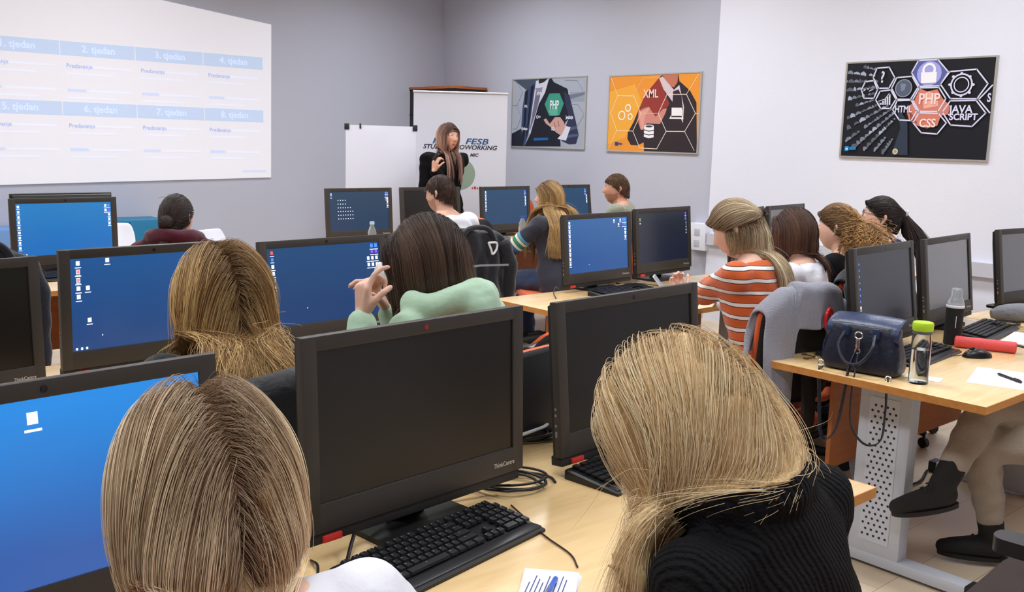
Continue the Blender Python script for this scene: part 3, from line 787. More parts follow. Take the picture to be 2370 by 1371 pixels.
ban = thing('rollup_banner', 'white roll up banner with blue lettering standing in the corner behind the presenter', 'banner', (5.70, 7.22, 0), math.atan2(-.66, .75))
M_BAN = mat('banner_film', (226, 226, 236), .5)
MB().box(-.44, .44, -.003, .003, .08, 1.97).build('print_sheet', M_BAN, ban, smooth=False)
MB().tube([(-.445, 0, 1.975), (.445, 0, 1.975)], .012, 10).build('top_rail', mat('satin_aluminium', (205, 205, 210), .35, .7), ban)
MB().box(-.45, .45, -.09, .09, 0, .075, .02).build('base_cassette', mat('satin_aluminium'), ban)
MB().box(-.2, -.17, -.2, .2, 0, .012).box(.17, .2, -.2, .2, 0, .012).build('feet', mat('satin_aluminium'), ban)
MB().tube([(0, .03, .07), (0, .015, 1.97)], .008, 8).build('support_pole', mat('satin_aluminium'), ban)
M_BB, M_BT = mat('banner_blue', (42, 92, 140), .5), mat('banner_ink', (60, 62, 72), .5)
for s, x, z, size, m, wd in (('P', -.235, 1.525, .075, M_BB, 1.5), ('FESB', .155, 1.525, .075, M_BB, 1.45), ('STUDENT COWORKING', -.0, 1.47, .058, M_BT, 1.08), ('MIC', .135, 1.40, .04, M_BT, 1.1)):
    text('lettering', s, size, m, ban, Matrix.Translation((x, -.0045, z)) @ RX90, wd, .25, .0015)
lg = MB().lathe([(.0, 0), (.15, 0), (.15, .0006), (.0, .0006)], 32)
o = lg.build('round_emblem', mat('banner_sage', (150, 168, 150), .5), ban)
o.matrix_local = Matrix.Translation((0.0, -.0036, 1.22)) @ RX90
MB().box(-.29, -.19, -.0046, -.0036, 1.24, 1.33).build('emblem_square', M_BB, ban, smooth=False)
rm = mat('banner_red', (200, 60, 70), .5)
for k, (x, w_) in enumerate(((.12, .012), (.14, .02), (.168, .012), (.188, .022), (.216, .014), (.236, .02))):
    MB().box(x, x + w_, -.0046, -.0036, 1.08, 1.098 + .008 * (k % 2)).build('red_mark', rm, ban, smooth=False)

fl = thing('flipchart', 'white flipchart board with black corner clips left of the banner', 'flipchart', (4.80, 7.20, 0), math.atan2(-.40, .60))
tl = Matrix.Rotation(-.10, 4, 'X')
b = MB()
b.M = Matrix.Translation((0, 0, .62)) @ tl
b.box(-.31, .31, -.008, .012, 0, 1.03, .003).build('board', mat('whiteboard_enamel', (228, 228, 240), .25), fl)
b = MB()
b.M = Matrix.Translation((0, 0, .62)) @ tl
for x0, x1, z0, z1 in ((-.322, -.28, .99, 1.042), (.28, .322, .99, 1.042), (-.19, -.175, 1.0, 1.045)):
    b.box(x0, x1, -.016, .018, z0, z1, .003)
b.build('corner_clips', M_CAB, fl)
b = MB()
b.M = Matrix.Translation((0, 0, .62)) @ tl
b.box(-.30, .30, -.06, -.008, -.02, .0, .003).build('pen_tray', M_CAB, fl)
for p0, p1 in (((-.27, .02, .66), (-.3, -.22, 0)), ((.27, .02, .66), (.3, -.22, 0)), ((0, .10, 1.5), (0, .55, 0))):
    MB().tube([p0, p1], .014, 10).build('leg', mat('dark_tube', (52, 52, 56), .4, .5), fl)

# low cabinets and stacked pale chairs along the front wall
for nm, x0, x1, zt, c, lb in (('low_cabinet', 2.78, 3.50, .743, (28, 116, 156), 'low teal cabinet against the front wall below the projected slide'), ('low_cabinet', 1.55, 2.33, .70, (108, 148, 200), 'low light blue cabinet at the left under the projected slide')):
    lc = thing(nm, lb, 'cabinet', (x0, 8.75, 0))
    w = x1 - x0
    MB().box(0, w, .0, .42, .05, zt, .004).build('body', mat('cab_%d' % c[0], c, .5), lc)
    MB().box(.02, w - .02, .02, .40, 0, .05).build('plinth', M_CAB, lc)
    for a, bb in ((.008, w / 2 - .003), (w / 2 + .003, w - .008)):
        d = MB().box(a, bb, -.018, 0, .06, zt - .01, .003).build('door', mat('cab_%d' % c[0]), lc)
        MB().box(bb - .05 if a < .1 else a + .035, bb - .035 if a < .1 else a + .05, -.03, -.018, zt / 2, zt / 2 + .12).build('handle', mat('satin_steel'), d)


def shell_chair(label, x, y, rz, z):
    t = thing('plastic_chair', label, 'chair', (x, y, 0), rz)
    W = mat('white_plastic', (232, 232, 240), .35)
    P = []
    for i in range(13):
        s = i / 12
        row = []
        for j in range(9):
            u = (j / 8 - .5) * 2
            if s < .45:
                k = s / .45
                p = (u * .21, .21 - .40 * k, .44 - .02 * math.sin(k * PI) + .03 * u * u)
            else:
                k = (s - .45) / .55
                ww = .205 - .055 * max(0, k - .75) * 4 * .6
                p = (u * ww, -.19 - .10 * k - .03 * (1 - math.cos(min(1, k * 4) * PI / 2)) * 0 + .04 * u * u, .44 + (z - .44) * k)
            row.append(p)
        P.append(row)
    MB().grid(P).build('shell', W, t, solid=.008, subsurf=1)
    for sx in (-1, 1):
        MB().tube([(sx * .17, .14, .43), (sx * .21, .21, 0)], .011, 8).build('leg', mat('dark_tube'), t)
        MB().tube([(sx * .17, -.14, .43), (sx * .21, -.24, 0)], .011, 8).build('leg', mat('dark_tube'), t)
    return t


shell_chair('white plastic shell chair in front of the teal low cabinet', 2.62, 7.75, PI - .3, .80)
shell_chair('white plastic shell chair right of the woman with the dark bun', 3.72, 7.90, PI + .5, .70)

# ================================================================== desks
M_TOP = wood_mat('beech_laminate', (248, 214, 158), (236, 198, 140), (1.2, 9, 9), 0.24)
M_TOP.node_tree.nodes['Principled BSDF'].inputs['Coat Weight'].default_value = .7
M_TOP.node_tree.nodes['Principled BSDF'].inputs['Coat Roughness'].default_value = .22
M_EDGE = wood_mat('beech_edge_band', (214, 150, 82), (198, 132, 66), (2, 8, 8), 0.4)
M_STEEL = mat('grey_powder_coat', (200, 205, 216), .45, .1)
M_STEELD = mat('dark_perforation', (40, 42, 48), .8)
M_CAP = mat('black_plastic', (34, 33, 34), .5)
M_PANEL = wood_mat('modesty_panel_wood', (186, 112, 60), (170, 98, 50), (1.5, 8, 8), .5)
DZ = .74


def desk(label, x0, x1, y0, y1, group='computer desks'):
    """tabletop from (x0,y0) near edge to (x1,y1) far edge; T-legs at both ends, wooden panel under the far side"""
    t = thing('computer_desk', label, 'desk', (x0, y0, 0), 0, group)
    w, d = x1 - x0, y1 - y0
    top = MB().box(.003, w - .003, .003, d - .003, DZ - .026, DZ, .002).build('tabletop', M_TOP, t)
    e = MB()
    for a in ((0, w, 0, .003), (0, w, d - .003, d), (0, .003, .003, d - .003), (w - .003, w, .003, d - .003)):
        e.box(a[0], a[1], a[2], a[3], DZ - .0262, DZ - .0004)
    e.build('edge_band', M_EDGE, top, smooth=False)
    for sx, lx in ((1, .20), (-1, w - .20)):
        lg = MB().box(lx - .035, lx + .035, d / 2 - .10, d / 2 + .10, .05, DZ - .06, .012).build('leg', M_STEEL, t)
        pf = MB().box(lx - sx * .0362 - .0008, lx - sx * .0362 + .0008, d / 2 - .058, d / 2 + .058, .10, DZ - .09)
        pf.build('perforated_panel', mat('perforated_steel', (206, 210, 222), .45, .1), lg, smooth=False)
        hb = MB()
        for i in range(24):
            for j in range(5):
                yy = d / 2 - .045 + j * .0225 + (i % 2) * .011
                zz = .125 + i * .0215
                if yy < d / 2 + .055 and zz < DZ - .1:
                    xx = lx - sx * .0374
                    hb.add([(xx, yy + .0052 * math.cos(a * PI / 3), zz + .0052 * math.sin(a * PI / 3)) for a in range(6)], [tuple(range(6))])
        tag(hb.build('perforation_holes', M_STEELD, lg, smooth=False), kind='stuff')
        ft = MB().box(lx - .035, lx + .035, .06, d - .06, .012, .055, .008).build('foot', M_STEEL, t)
        MB().box(lx - .037, lx + .037, .035, .075, .0, .057, .008).build('end_cap', M_CAP, ft)
        MB().box(lx - .037, lx + .037, d - .075, d - .035, .0, .057, .008).build('end_cap', M_CAP, ft)
        MB().box(lx - .03, lx + .03, .07, d - .07, DZ - .066, DZ - .0265, .003).build('bracket', M_STEEL, t)
    MB().box(.235, w - .235, d / 2 - .02, d / 2 + .02, DZ - .07, DZ - .03).build('rail', M_STEEL, t, smooth=False)
    MB().box(.24, w - .24, d - .17, d - .152, .30, DZ - .03, .002).build('modesty_panel', M_PANEL, t)
    return t


desk('beech desk at the front left under the bright blue screen', -1.12, .50, 1.06, 1.90)
desk('beech desk in the foreground carrying two large dark screens and a black keyboard', .505, 2.125, 1.06, 1.90)
desk('beech desk on the right carrying the dark blue backpack and the water bottles', 3.10, 4.75, 1.21, 2.04)
desk('beech desk at the right edge of the frame under the two grey reflecting screens', 4.755, 6.40, 1.21, 2.04)
desk('beech desk at the far left behind the dark half-hidden screen', -1.10, .50, 2.62, 3.42)
desk('beech desk of the second row where the mint hoodie woman sits', .505, 2.16, 2.62, 3.42)
desk('beech desk whose bare corner shows beside the woman in the orange striped top', 3.14, 4.90, 2.90, 3.69)
desk('beech desk against the white wall where the curly-haired woman sits', 4.905, 6.66, 2.90, 3.69)
desk('beech desk in the far left row below the bright blue screen', .30, 1.98, 5.05, 5.88)
desk('beech desk in the far left row in front of the woman with the dark bun', 1.985, 3.0, 5.05, 5.88)
desk('beech desk in the far left corner behind the bright blue screen', .60, 2.28, 5.90, 6.70)
desk('beech desk in the far row in front of the man in the white T-shirt', 3.28, 4.93, 5.42, 6.34)
desk('beech desk in the far row in front of the woman with the striped sleeve', 4.935, 6.58, 5.42, 6.34)

# ================================================================== all-in-one computers
M_BEZ = mat('bezel_charcoal', (58, 54, 51), .42, spec=.4, bump=(900, .03))
M_BACK = mat('housing_black', (24, 23, 24), .5)
M_RED = mat('red_tab', (206, 52, 44), .45)
M_SILV = mat('silver_print', (205, 203, 200), .35, .3)
M_LENS = mat('lens_dark', (26, 26, 30), .15)
MW, MH = .58, .3737
SW_, SH_ = .515, .2894
SX0, SZ0 = (MW - SW_) / 2, .056


def screen_mat(kind, top, bottom=None, e=1.0, rough=.28):
    nm = 'screen_' + kind
    if nm in MATS:
        return MATS[nm]
    m = mat(nm, (18, 15, 14), rough, spec=.65)
    if top is None:
        return m
    nt = m.node_tree
    b = nt.nodes['Principled BSDF']
    tc = nt.nodes.new('ShaderNodeTexCoord')
    sp = nt.nodes.new('ShaderNodeSeparateXYZ')
    no = nt.nodes.new('ShaderNodeTexNoise')
    no.inputs['Scale'].default_value = 3.0
    ad = nt.nodes.new('ShaderNodeMath')
    ad.operation = 'MULTIPLY_ADD'
    ad.inputs[1].default_value = .12
    cr = nt.nodes.new('ShaderNodeValToRGB')
    cr.color_ramp.elements[0].color = rgb(*(bottom or top))
    cr.color_ramp.elements[1].color = rgb(*top)
    cr.color_ramp.elements[0].position = .25
    nt.links.new(tc.outputs['Generated'], sp.inputs[0])
    nt.links.new(tc.outputs['Generated'], no.inputs['Vector'])
    nt.links.new(no.outputs['Fac'], ad.inputs[0])
    nt.links.new(sp.outputs['Z'], ad.inputs[2])
    nt.links.new(ad.outputs[0], cr.inputs['Fac'])
    nt.links.new(cr.outputs['Color'], b.inputs['Emission Color'])
    b.inputs['Emission Strength'].default_value = e
    b.inputs['Base Color'].default_value = (.004, .004, .005, 1)
    return m


def icon_mat(c):
    return mat('icon_%d_%d_%d' % tuple(c), c, .4, emit=.85)


IW, IB, IP, IR, IY = (225, 232, 245), (70, 130, 245), (110, 80, 235), (220, 90, 70), (150, 170, 90)


def col_icons(u, vs, c=IW, s=.022):
    return [(u, v, c, s) for v in vs]


def monitor(label, x, y, z, yaw, tilt, screen, icons=(), logo=True, red=True, group='all-in-one computers', webcam=None):
    """x,y,z = lower left front corner of the bezel; the screen faces local -Y. The thing's origin stands on the desk."""
    t = thing('desktop_computer', label, 'computer', (x, y, DZ), math.radians(yaw), group)
    T = Matrix.Translation((0, 0, z - DZ)) @ Matrix.Rotation(-math.radians(tilt), 4, 'X')

    def b():
        q = MB()
        q.M = T
        return q
    k = b()
    D = .022
    k.box(0, SX0, 0, D, 0, MH, .003).box(MW - SX0, MW, 0, D, 0, MH, .003).box(SX0 - .004, MW - SX0 + .004, 0.0002, D, 0, SZ0, .003).box(SX0 - .004, MW - SX0 + .004, 0.0002, D, SZ0 + SH_, MH, .003)
    bz = k.build('bezel', M_BEZ, t)
    sc = b().box(SX0 - .003, MW - SX0 + .003, .005, D - .002, SZ0 - .003, SZ0 + SH_ + .003).build('screen', screen, t, smooth=False)
    if icons:
        for (u, v, c, s) in icons:
            q = b()
            xx, zz = SX0 + u * SW_, SZ0 + (1 - v) * SH_
            q.box(xx - s * .26, xx + s * .26, .0042, .005, zz - s * .3, zz + s * .32)
            if s > .014:
                cpt = b().box(xx - s * .42, xx + s * .42, .0042, .005, zz - s * .68, zz - s * .55)
                cpt.build('icon_caption', icon_mat(IW), sc, smooth=False)
            q.build('desktop_icon', icon_mat(c), sc, smooth=False)
    r = b()
    r.loft([[(MW * a, y_, MH * c) for (a, c) in ((p[0] / 1.0, p[1]) for p in rr)] for y_, rr in ((D, ((.01, .0), (.99, .0), (.99, .985), (.01, .985))), (.036, ((.015, .0), (.985, .0), (.985, .97), (.015, .97))), (.062, ((.09, .04), (.91, .04), (.91, .80), (.09, .80))), (.070, ((.14, .1), (.86, .1), (.86, .74), (.14, .74))))])
    hs = r.build('rear_housing', M_BACK, t, ang=.3)
    b().box(.004, MW - .01, .004, .04, -.022, .002, .004).build('speaker_bar', mat('speaker_grille', (36, 34, 33), .6), t)
    wc = b()
    wc.M = T @ Matrix.Translation((MW / 2 + .005, .0, MH - .014)) @ Matrix.Rotation(PI / 2, 4, 'X')
    wc.lathe([(.0001, -.002), (.0055, -.002), (.0055, .0008), (.0035, .0012), (.0001, .0006)], 16).build('webcam', webcam or M_LENS, bz)
    if red:
        b().box(.036, .078, -.0012, .012, -.0195, -.0065, .001).build('red_label', M_RED, t)
    if logo:
        text('lettering', 'ThinkCentre', .0145, M_SILV, t, T @ Matrix.Translation((MW - .062, -.0006, .024)) @ RX90, .86, bold=.0002)
    pb = b()
    for zz in (.05, .075, .10, .115):
        pb.box(-.0008, .001, .012, .018, zz, zz + .006 + (zz < .06) * .008)
    pb.build('side_ports', mat('port_grey', (120, 120, 124), .4), bz, smooth=False)
    # stand
    g = z - DZ
    MB().box(MW / 2 - .045, MW / 2 + .045, .055, .085, .010, g + .16, .006).build('stand_neck', M_BACK, t)
    MB().prism(rrect(.25, .20, .03, 4, MW / 2, .07), .0, .012).build('stand_base', M_BACK, t, ang=.3)
    return t


S_M3 = screen_mat('bright_blue', (38, 142, 230), (52, 96, 172), 1.0)
S_M4 = screen_mat('royal_blue', (28, 84, 146), (26, 70, 128))
S_M5 = screen_mat('navy_blue', (28, 72, 122), (24, 62, 112))
S_M6 = screen_mat('sky_blue', (38, 128, 196), (28, 112, 190))
S_M7 = screen_mat('steel_blue', (46, 100, 160), (32, 84, 150))
S_M8 = screen_mat('dim_slate', (36, 42, 54), (26, 32, 52))
S_M9 = screen_mat('slate_blue', (40, 66, 92), (34, 62, 92))
S_M11 = screen_mat('deep_blue', (20, 66, 102), (20, 62, 100))
S_M13 = screen_mat('night_blue', (20, 24, 32), (10, 18, 34))
S_OFF = screen_mat('off', None, rough=.30)
S_OFFG = screen_mat('off_glossy', None, rough=.26)
_b = S_OFFG.node_tree.nodes['Principled BSDF']
_b.inputs['Specular IOR Level'].default_value = 1.0
_b.inputs['Coat Weight'].default_value = 1.0
_b.inputs['Coat IOR'].default_value = 1.7
_b.inputs['Coat Roughness'].default_value = .2

R4 = [.04, .11]
rcl = [(.955, .045, IB, .02), (.985, .045, IW, .02), (.955, .11, IP, .02), (.985, .11, IB, .02)] + col_icons(.985, (.2, .28, .36))
task = [(.025, .975, IW, .012), (.055, .975, IW, .012), (.085, .975, IW, .012)]
monitor('bright blue screen cut off by the left frame edge in the foreground', -0.115 + .23, 1.463, .79, 5, 4, S_M3, [(.475, .10, IW, .03), (.845, .12, IW, .036), (.90, .135, IW, .036), (.845, .12, IB, .02)], logo=False, red=False)
monitor('large switched-off screen in the centre foreground with a small red camera light', .837, 1.492, .803, 4.8, 2.0, S_OFF, webcam=mat('red_camera_light', (120, 30, 22), .3, emit=.3))
monitor('switched-off screen at the front right, partly behind the blonde head', 1.55, 1.552, .793, 3.7, 5.5, S_OFF)
monitor('blue screen with white icons behind the blonde woman at the middle left', .877, 3.048, .803, 4.3, -2.0, S_M4, col_icons(.045, (.05, .14, .23, .32, .41)) + [(.045, .14, IR, .016), (.045, .23, IR, .016), (.10, .32, IW, .022), (.105, .67, IW, .022), (.22, .035, IW, .022), (.18, .85, IW, .006)] + task)
monitor('navy screen left of the mint hoodie woman\'s raised hand', 1.612, 3.15, .782, 4.7, 8.0, S_M5, [(.04, .055, IR, .02)] + [(.04, .14, IB, .018)] + col_icons(.04, (.23, .32, .41, .49)) + [(.93, .05, IB, .024), (.97, .05, IB, .024), (.93, .13, IP, .022), (.97, .13, IP, .022)] + col_icons(.93, (.22, .31)) + col_icons(.97, (.22, .31)) + col_icons(.89, (.22, .31)) + [(.30, .80, IW, .006)])
monitor('black switched-off screen cut off by the left edge of the frame', .235, 2.83, .80, 12, 1.5, S_OFF, red=False)
monitor('sky blue screen with an icon column at the far left', 1.413, 5.72, .783, 2.1, 1.0, S_M6, col_icons(.025, [.06 + .098 * k for k in range(9)]) + [(.94, .07, IW, .022), (.975, .07, IB, .022), (.94, .16, IW, .022), (.975, .16, IP, .022)] + col_icons(.978, (.25, .34, .43)) + task)
monitor('blue screen on the bare desk corner in the middle', 3.578, 3.60, .786, 4.2, 5.1, S_M7, col_icons(.03, [.06 + .085 * k for k in range(10)]) + [(.93, .05, IB, .026), (.965, .05, IB, .026), (.93, .13, IP, .026), (.965, .13, IB, .026), (.77, .06, IW, .02), (.88, .05, IW, .02), (.85, .14, IW, .02)] + col_icons(.965, (.24, .32, .39)) + [(.33, .86, IW, .006)])
monitor('dim slate screen between the blue screen and the striped-top woman', 4.181, 3.63, .80, 5.9, 4.9, S_M8, [(.96, .05, IP, .022), (.96, .13, IP, .02), (.03, .11, IY, .016), (.03, .2, IW, .012)] + [(.97, .22 + .07 * k, (90, 96, 120), .016) for k in range(4)])
grid = [(.14 + .04 * c, .215 + .095 * r, IW, .011) for r in range(6) for c in range(4 if r < 2 else (6 if r == 2 else 7)) if not (r == 2 and c == 6)]
monitor('slate screen with a block of white icons in the far row', 3.665, 6.20, .788, -.9, 4.1, S_M9, grid + [(.955, .04, IB, .022), (.985, .04, IB, .022), (.955, .12, IP, .022), (.985, .12, IP, .022), (.96, .2, IY, .016)] + col_icons(.985, (.2, .28, .38)) + [(.03, .05, IW, .016), (.03, .13, IB, .016)])
monitor('switched-off far screen partly behind the man in the white T-shirt', 4.335, 6.20, .788, -1.5, 5, S_OFF)
monitor('deep blue far screen just right of the man in the white T-shirt', 5.118, 6.16, .786, 3.6, 3.9, S_M11, col_icons(.04, [.06 + .1 * k for k in range(6)]) + [(.95, .06, IB, .026), (.95, .15, IP, .026)] + col_icons(.96, (.25, .34, .43)))
monitor('deep blue far screen behind the woman with the striped sleeve', 5.905, 6.20, .793, .4, 8, S_M11, col_icons(.04, [.06 + .1 * k for k in range(8)]) + [(.93, .06, IB, .026), (.93, .15, IP, .026)] + col_icons(.96, (.25, .34, .43)))
monitor('dark night-blue screen right behind the dark blue backpack', 3.345, 1.79, .800, 5.0, 7.9, S_M13, [(.035, .12 + .082 * k, IB if k < 7 else IW, .012 + .006 * (k > 6)) for k in range(11)])
monitor('grey reflecting screen behind the black drinking bottle', 4.14, 1.90, .788, 5.0, 7.4, S_OFFG)
monitor('pale grey reflecting screen cut off by the right edge of the frame', 4.99, 1.93, .795, -5.0, 8, S_OFFG)
monitor('grey screen seen edge-on behind the brown-haired woman in white', 5.40, 3.55, .793, 9, 6, S_OFFG)
monitor('switched-off screen half hidden behind the striped-top woman\'s blonde hair', 4.80, 3.40, .793, 16, 5, S_OFF)
o = monitor('black computer turned away behind the sky blue screen at far left', 2.085, 6.14, .79, 182, 3, S_OFF, logo=False, red=False)

# ================================================================== keyboards and mice
M_KB = mat('keyboard_black', (26, 26, 28), .35, spec=.5)
M_KEY = mat('key_black', (30, 30, 32), .45)
M_LEG = mat('key_legend', (150, 150, 155), .5)
ROWS = [[1] + [0] + [1] * 4 + [.5] + [1] * 4 + [.5] + [1] * 4 + [.3] + [1] * 3 + [.3] + [1] * 4,
        [1] * 13 + [2, .3] + [1] * 3 + [.3] + [1] * 4, [1.5] + [1] * 12 + [1.5, .3] + [1] * 3 + [.3] + [1] * 4,
        [1.75] + [1] * 11 + [2.25, .3, -3, .3] + [1] * 4, [1.25] + [1] * 11 + [2.75, .3, -1, 1, -1, .3] + [1] * 4,
        [1.25, 1.25, 1.25, 5.75, 1.25, 1.25, 1.5, 1.5, .3, 1, 1, 1, .3, 2, 1, 1]]
KEYME = {}


def keyboard(label, x, y, rz, keys=False):
    """centre on the desk; local -Y is the user's side"""
    t = thing('keyboard', label, 'keyboard', (x, y, DZ), rz, 'desk keyboards')
    b = MB()
    W2 = .22
    b.loft([[(-W2, -.085, 0), (W2, -.085, 0), (W2, .075, 0), (-W2, .075, 0)], [(-W2, -.085, .006), (W2, -.085, .006), (W2, .075, .022), (-W2, .075, .022)], [(-W2 + .004, -.078, .010), (W2 - .004, -.078, .010), (W2 - .004, .070, .026), (-W2 + .004, .070, .026)]])
    b.build('case', M_KB, t, ang=.3)
    pad = MB().box(-W2 + .004, W2 - .004, -.079, -.052, .008, .0135, .003)
    pad.build('palm_rest', mat('palm_rest_grey', (48, 48, 51), .3), t)
    U = .0186
    joined, leg = MB(), MB()
    for r, row in enumerate(ROWS):
        yy = .058 - r * .0196
        zz = .0115 + (yy + .078) / .148 * .016 + .002
        xx = -.205
        for w in row:
            if w < 0:
                xx += -w * U
                continue
            if w in (.3, .5, 0):
                xx += max(w, 0) * U + (w == 0) * .4 * U
                continue
            kw = w * U - .0028
            if keys:
                me = KEYME.get(w)
                if me is None:
                    h = .0078
                    q = MB().loft([[(-kw / 2, -h - .0005, 0), (kw / 2, -h - .0005, 0), (kw / 2, h + .0005, 0), (-kw / 2, h + .0005, 0)], [(-kw / 2 + .0016, -h + .001, .0055), (kw / 2 - .0016, -h + .001, .0055), (kw / 2 - .0016, h - .0012, .0055), (-kw / 2 + .0016, h - .0012, .0055)]])
                    me = KEYME[w] = q.mesh('key', False)
                    me.materials.append(M_KEY)
                ko = link('key', me, None, t)
                ko.location = (xx + w * U / 2, yy, zz)
                ko.rotation_euler = (.108, 0, 0)
                leg.box(xx + w * U / 2 - .0042, xx + w * U / 2 - .0018, yy + .0016, yy + .0042, zz + .0052, zz + .0060)
            else:
                joined.box(xx + .0014, xx + .0014 + kw, yy - .008, yy + .008, zz, zz + .005)
            xx += w * U
    if keys:
        tag(leg.build('key_legends', M_LEG, t, smooth=False), kind='stuff')
    else:
        tag(joined.build('keys', M_KEY, t, smooth=False), kind='stuff')
    return t


keyboard('black keyboard in front of the large centre foreground screen', 1.08, 1.40, math.radians(10), keys=True)
keyboard('black keyboard under the switched-off screen at the front right', 1.79, 1.50, math.radians(5))
keyboard('black keyboard behind the clear bottle with the green lid', 3.66, 1.70, math.radians(5))
keyboard('black keyboard behind the black drinking bottle', 4.42, 1.76, math.radians(8))
keyboard('black keyboard below the blue screen on the bare desk corner', 3.86, 3.44, math.radians(6))
keyboard('black keyboard under the sky blue screen at the far left', 1.62, 5.45, math.radians(2))
keyboard('black keyboard near the elbow of the woman with the striped sleeve', 4.75, 5.78, math.radians(-6))
keyboard('black keyboard at the far right desk under the pale grey screen', 5.25, 1.72, math.radians(5))


def mouse(label, x, y, rz):
    t = thing('computer_mouse', label, 'mouse', (x, y, DZ), rz, 'desk mice')
    rings = []
    for s in np.linspace(0, 1, 9):
        yy = -.055 + .11 * s
        w = .031 * math.sin(PI * (.12 + .80 * s)) ** .5
        h = .036 * math.sin(PI * (.1 + .78 * (1 - s) ** .9)) ** .7
        rings.append([(w * math.cos(a), yy, max(0.001, h * max(0, math.sin(a)) ** .7)) for a in np.linspace(0, 2 * PI, 16, endpoint=False)])
    MB().loft(rings).build('body', M_KB, t, ang=1.2)
    MB().tube([(-.004, .022, .0335), (.004, .022, .0335)], .008, 12).build('scroll_wheel', M_CAP, t)
    MB().tube(spline([(0, .054, .012), (.01, .10, .005), (.06, .16, .003), (.05, .24, .003)], 5), .0018, 6).build('cable', M_CAP, t)
    return t


mouse('black mouse beside the red pencil case on the right desk', 3.85, 1.56, math.radians(60))
mouse('black mouse on the far row desk near the striped sleeve', 4.42, 5.72, math.radians(10))

# ================================================================== office chairs
M_OR = mat('orange_upholstery', (226, 98, 44), .85, sheen=.3, bump=(400, .1))
M_ORD = mat('dark_orange_upholstery', (196, 84, 44), .85, sheen=.3, bump=(400, .1))


def chair(label, x, y, rz, arms=False, m=None, hb=.46, rim=0.0):
    """faces local +Y"""
    m = m or M_OR
    t = thing('office_chair', label, 'chair', (x, y, 0), rz, 'office chairs')

    def pad(y0, y1, z0, zt, n=10, r=.07, crown=.02):
        rings = []
        for k, (s, q) in enumerate(((0.92, 0), (1, .3), (1, .7), (.93, 1))):
            pts = rrect(.44 * s, (y1 - y0) * s, r, 5, 0, (y0 + y1) / 2)
            rings.append([(p[0], p[1], z0 + (zt - z0) * q) for p in pts])
        return rings
    MB().loft(pad(-.21, .23, .405, .46)).build('seat', m, t, ang=1.3)
    MB().loft(pad(-.20, .22, .375, .404)).build('seat_shell', M_CAP, t, ang=1.3)

    def back(d0, d1, s):
        rings = []
        for q in (0, .5, 1):
            yy = d0 + (d1 - d0) * q
            ss = s * (.95 if q != .5 else 1)
            rings.append([(p[0], -.235 + yy - .10 * (p[1] - .2) + .55 * p[0] * p[0], .53 + p[1]) for p in rrect(.42 * ss, hb * ss, .12, 6, 0, hb / 2)])
        return rings
    MB().loft([[(p[0], p[1], p[2] + rim) for p in q] for q in back(0, .035, 1)]).build('backrest', m, t, ang=1.3)
    MB().loft(back(-.022, -.001, 1.02)).build('back_shell', M_CAP, t, ang=1.3)
    MB().tube(spline([(0, -.10, .37), (0, -.26, .38), (0, -.305, .48), (0, -.29, .66)], 5), .02, 8, flat=(.06, .016)).build('back_bar', M_CAP, t)
    MB().tube([(0, 0, .10), (0, 0, .38)], [.028, .022], 14).build('gas_column', M_CAP, t)
    for k in range(5):
        a = 2 * PI * k / 5 + .3
        c, s = math.cos(a), math.sin(a)
        lg = MB().tube([(0.02 * c, .02 * s, .115), (.27 * c, .27 * s, .075)], [.03, .017], 8).build('leg', M_CAP, t)
        MB().tube([(.27 * c - .012 * s, .27 * s + .012 * c, .028), (.27 * c + .012 * s, .27 * s - .012 * c, .028)], .028, 14).tube([(.27 * c, .27 * s, .03), (.27 * c, .27 * s, .08)], .008, 6).build('caster', M_CAP, lg)
    if arms:
        for sx in (-1, 1):
            MB().prism(rrect(.075, .27, .03, 4, sx * .27, .0), .64, .675).build('armrest', mat('armrest_black', (38, 37, 37), .35), t, ang=.5)
            MB().tube(spline([(sx * .19, .0, .39), (sx * .27, .02, .42), (sx * .275, .03, .55), (sx * .27, .02, .64)], 5), .02, 8, flat=(.06, .018)).build('arm_bracket', mat('arm_brown', (52, 34, 28), .5), t)
    return t

# ================================================================== people
def V3(*a):
    return np.array(a, float)


def unit(a):
    a = np.asarray(a, float)
    return a / max(1e-9, np.linalg.norm(a))


def fwd_of(deg):
    a = math.radians(deg)
    return V3(-math.sin(a), math.cos(a), 0)


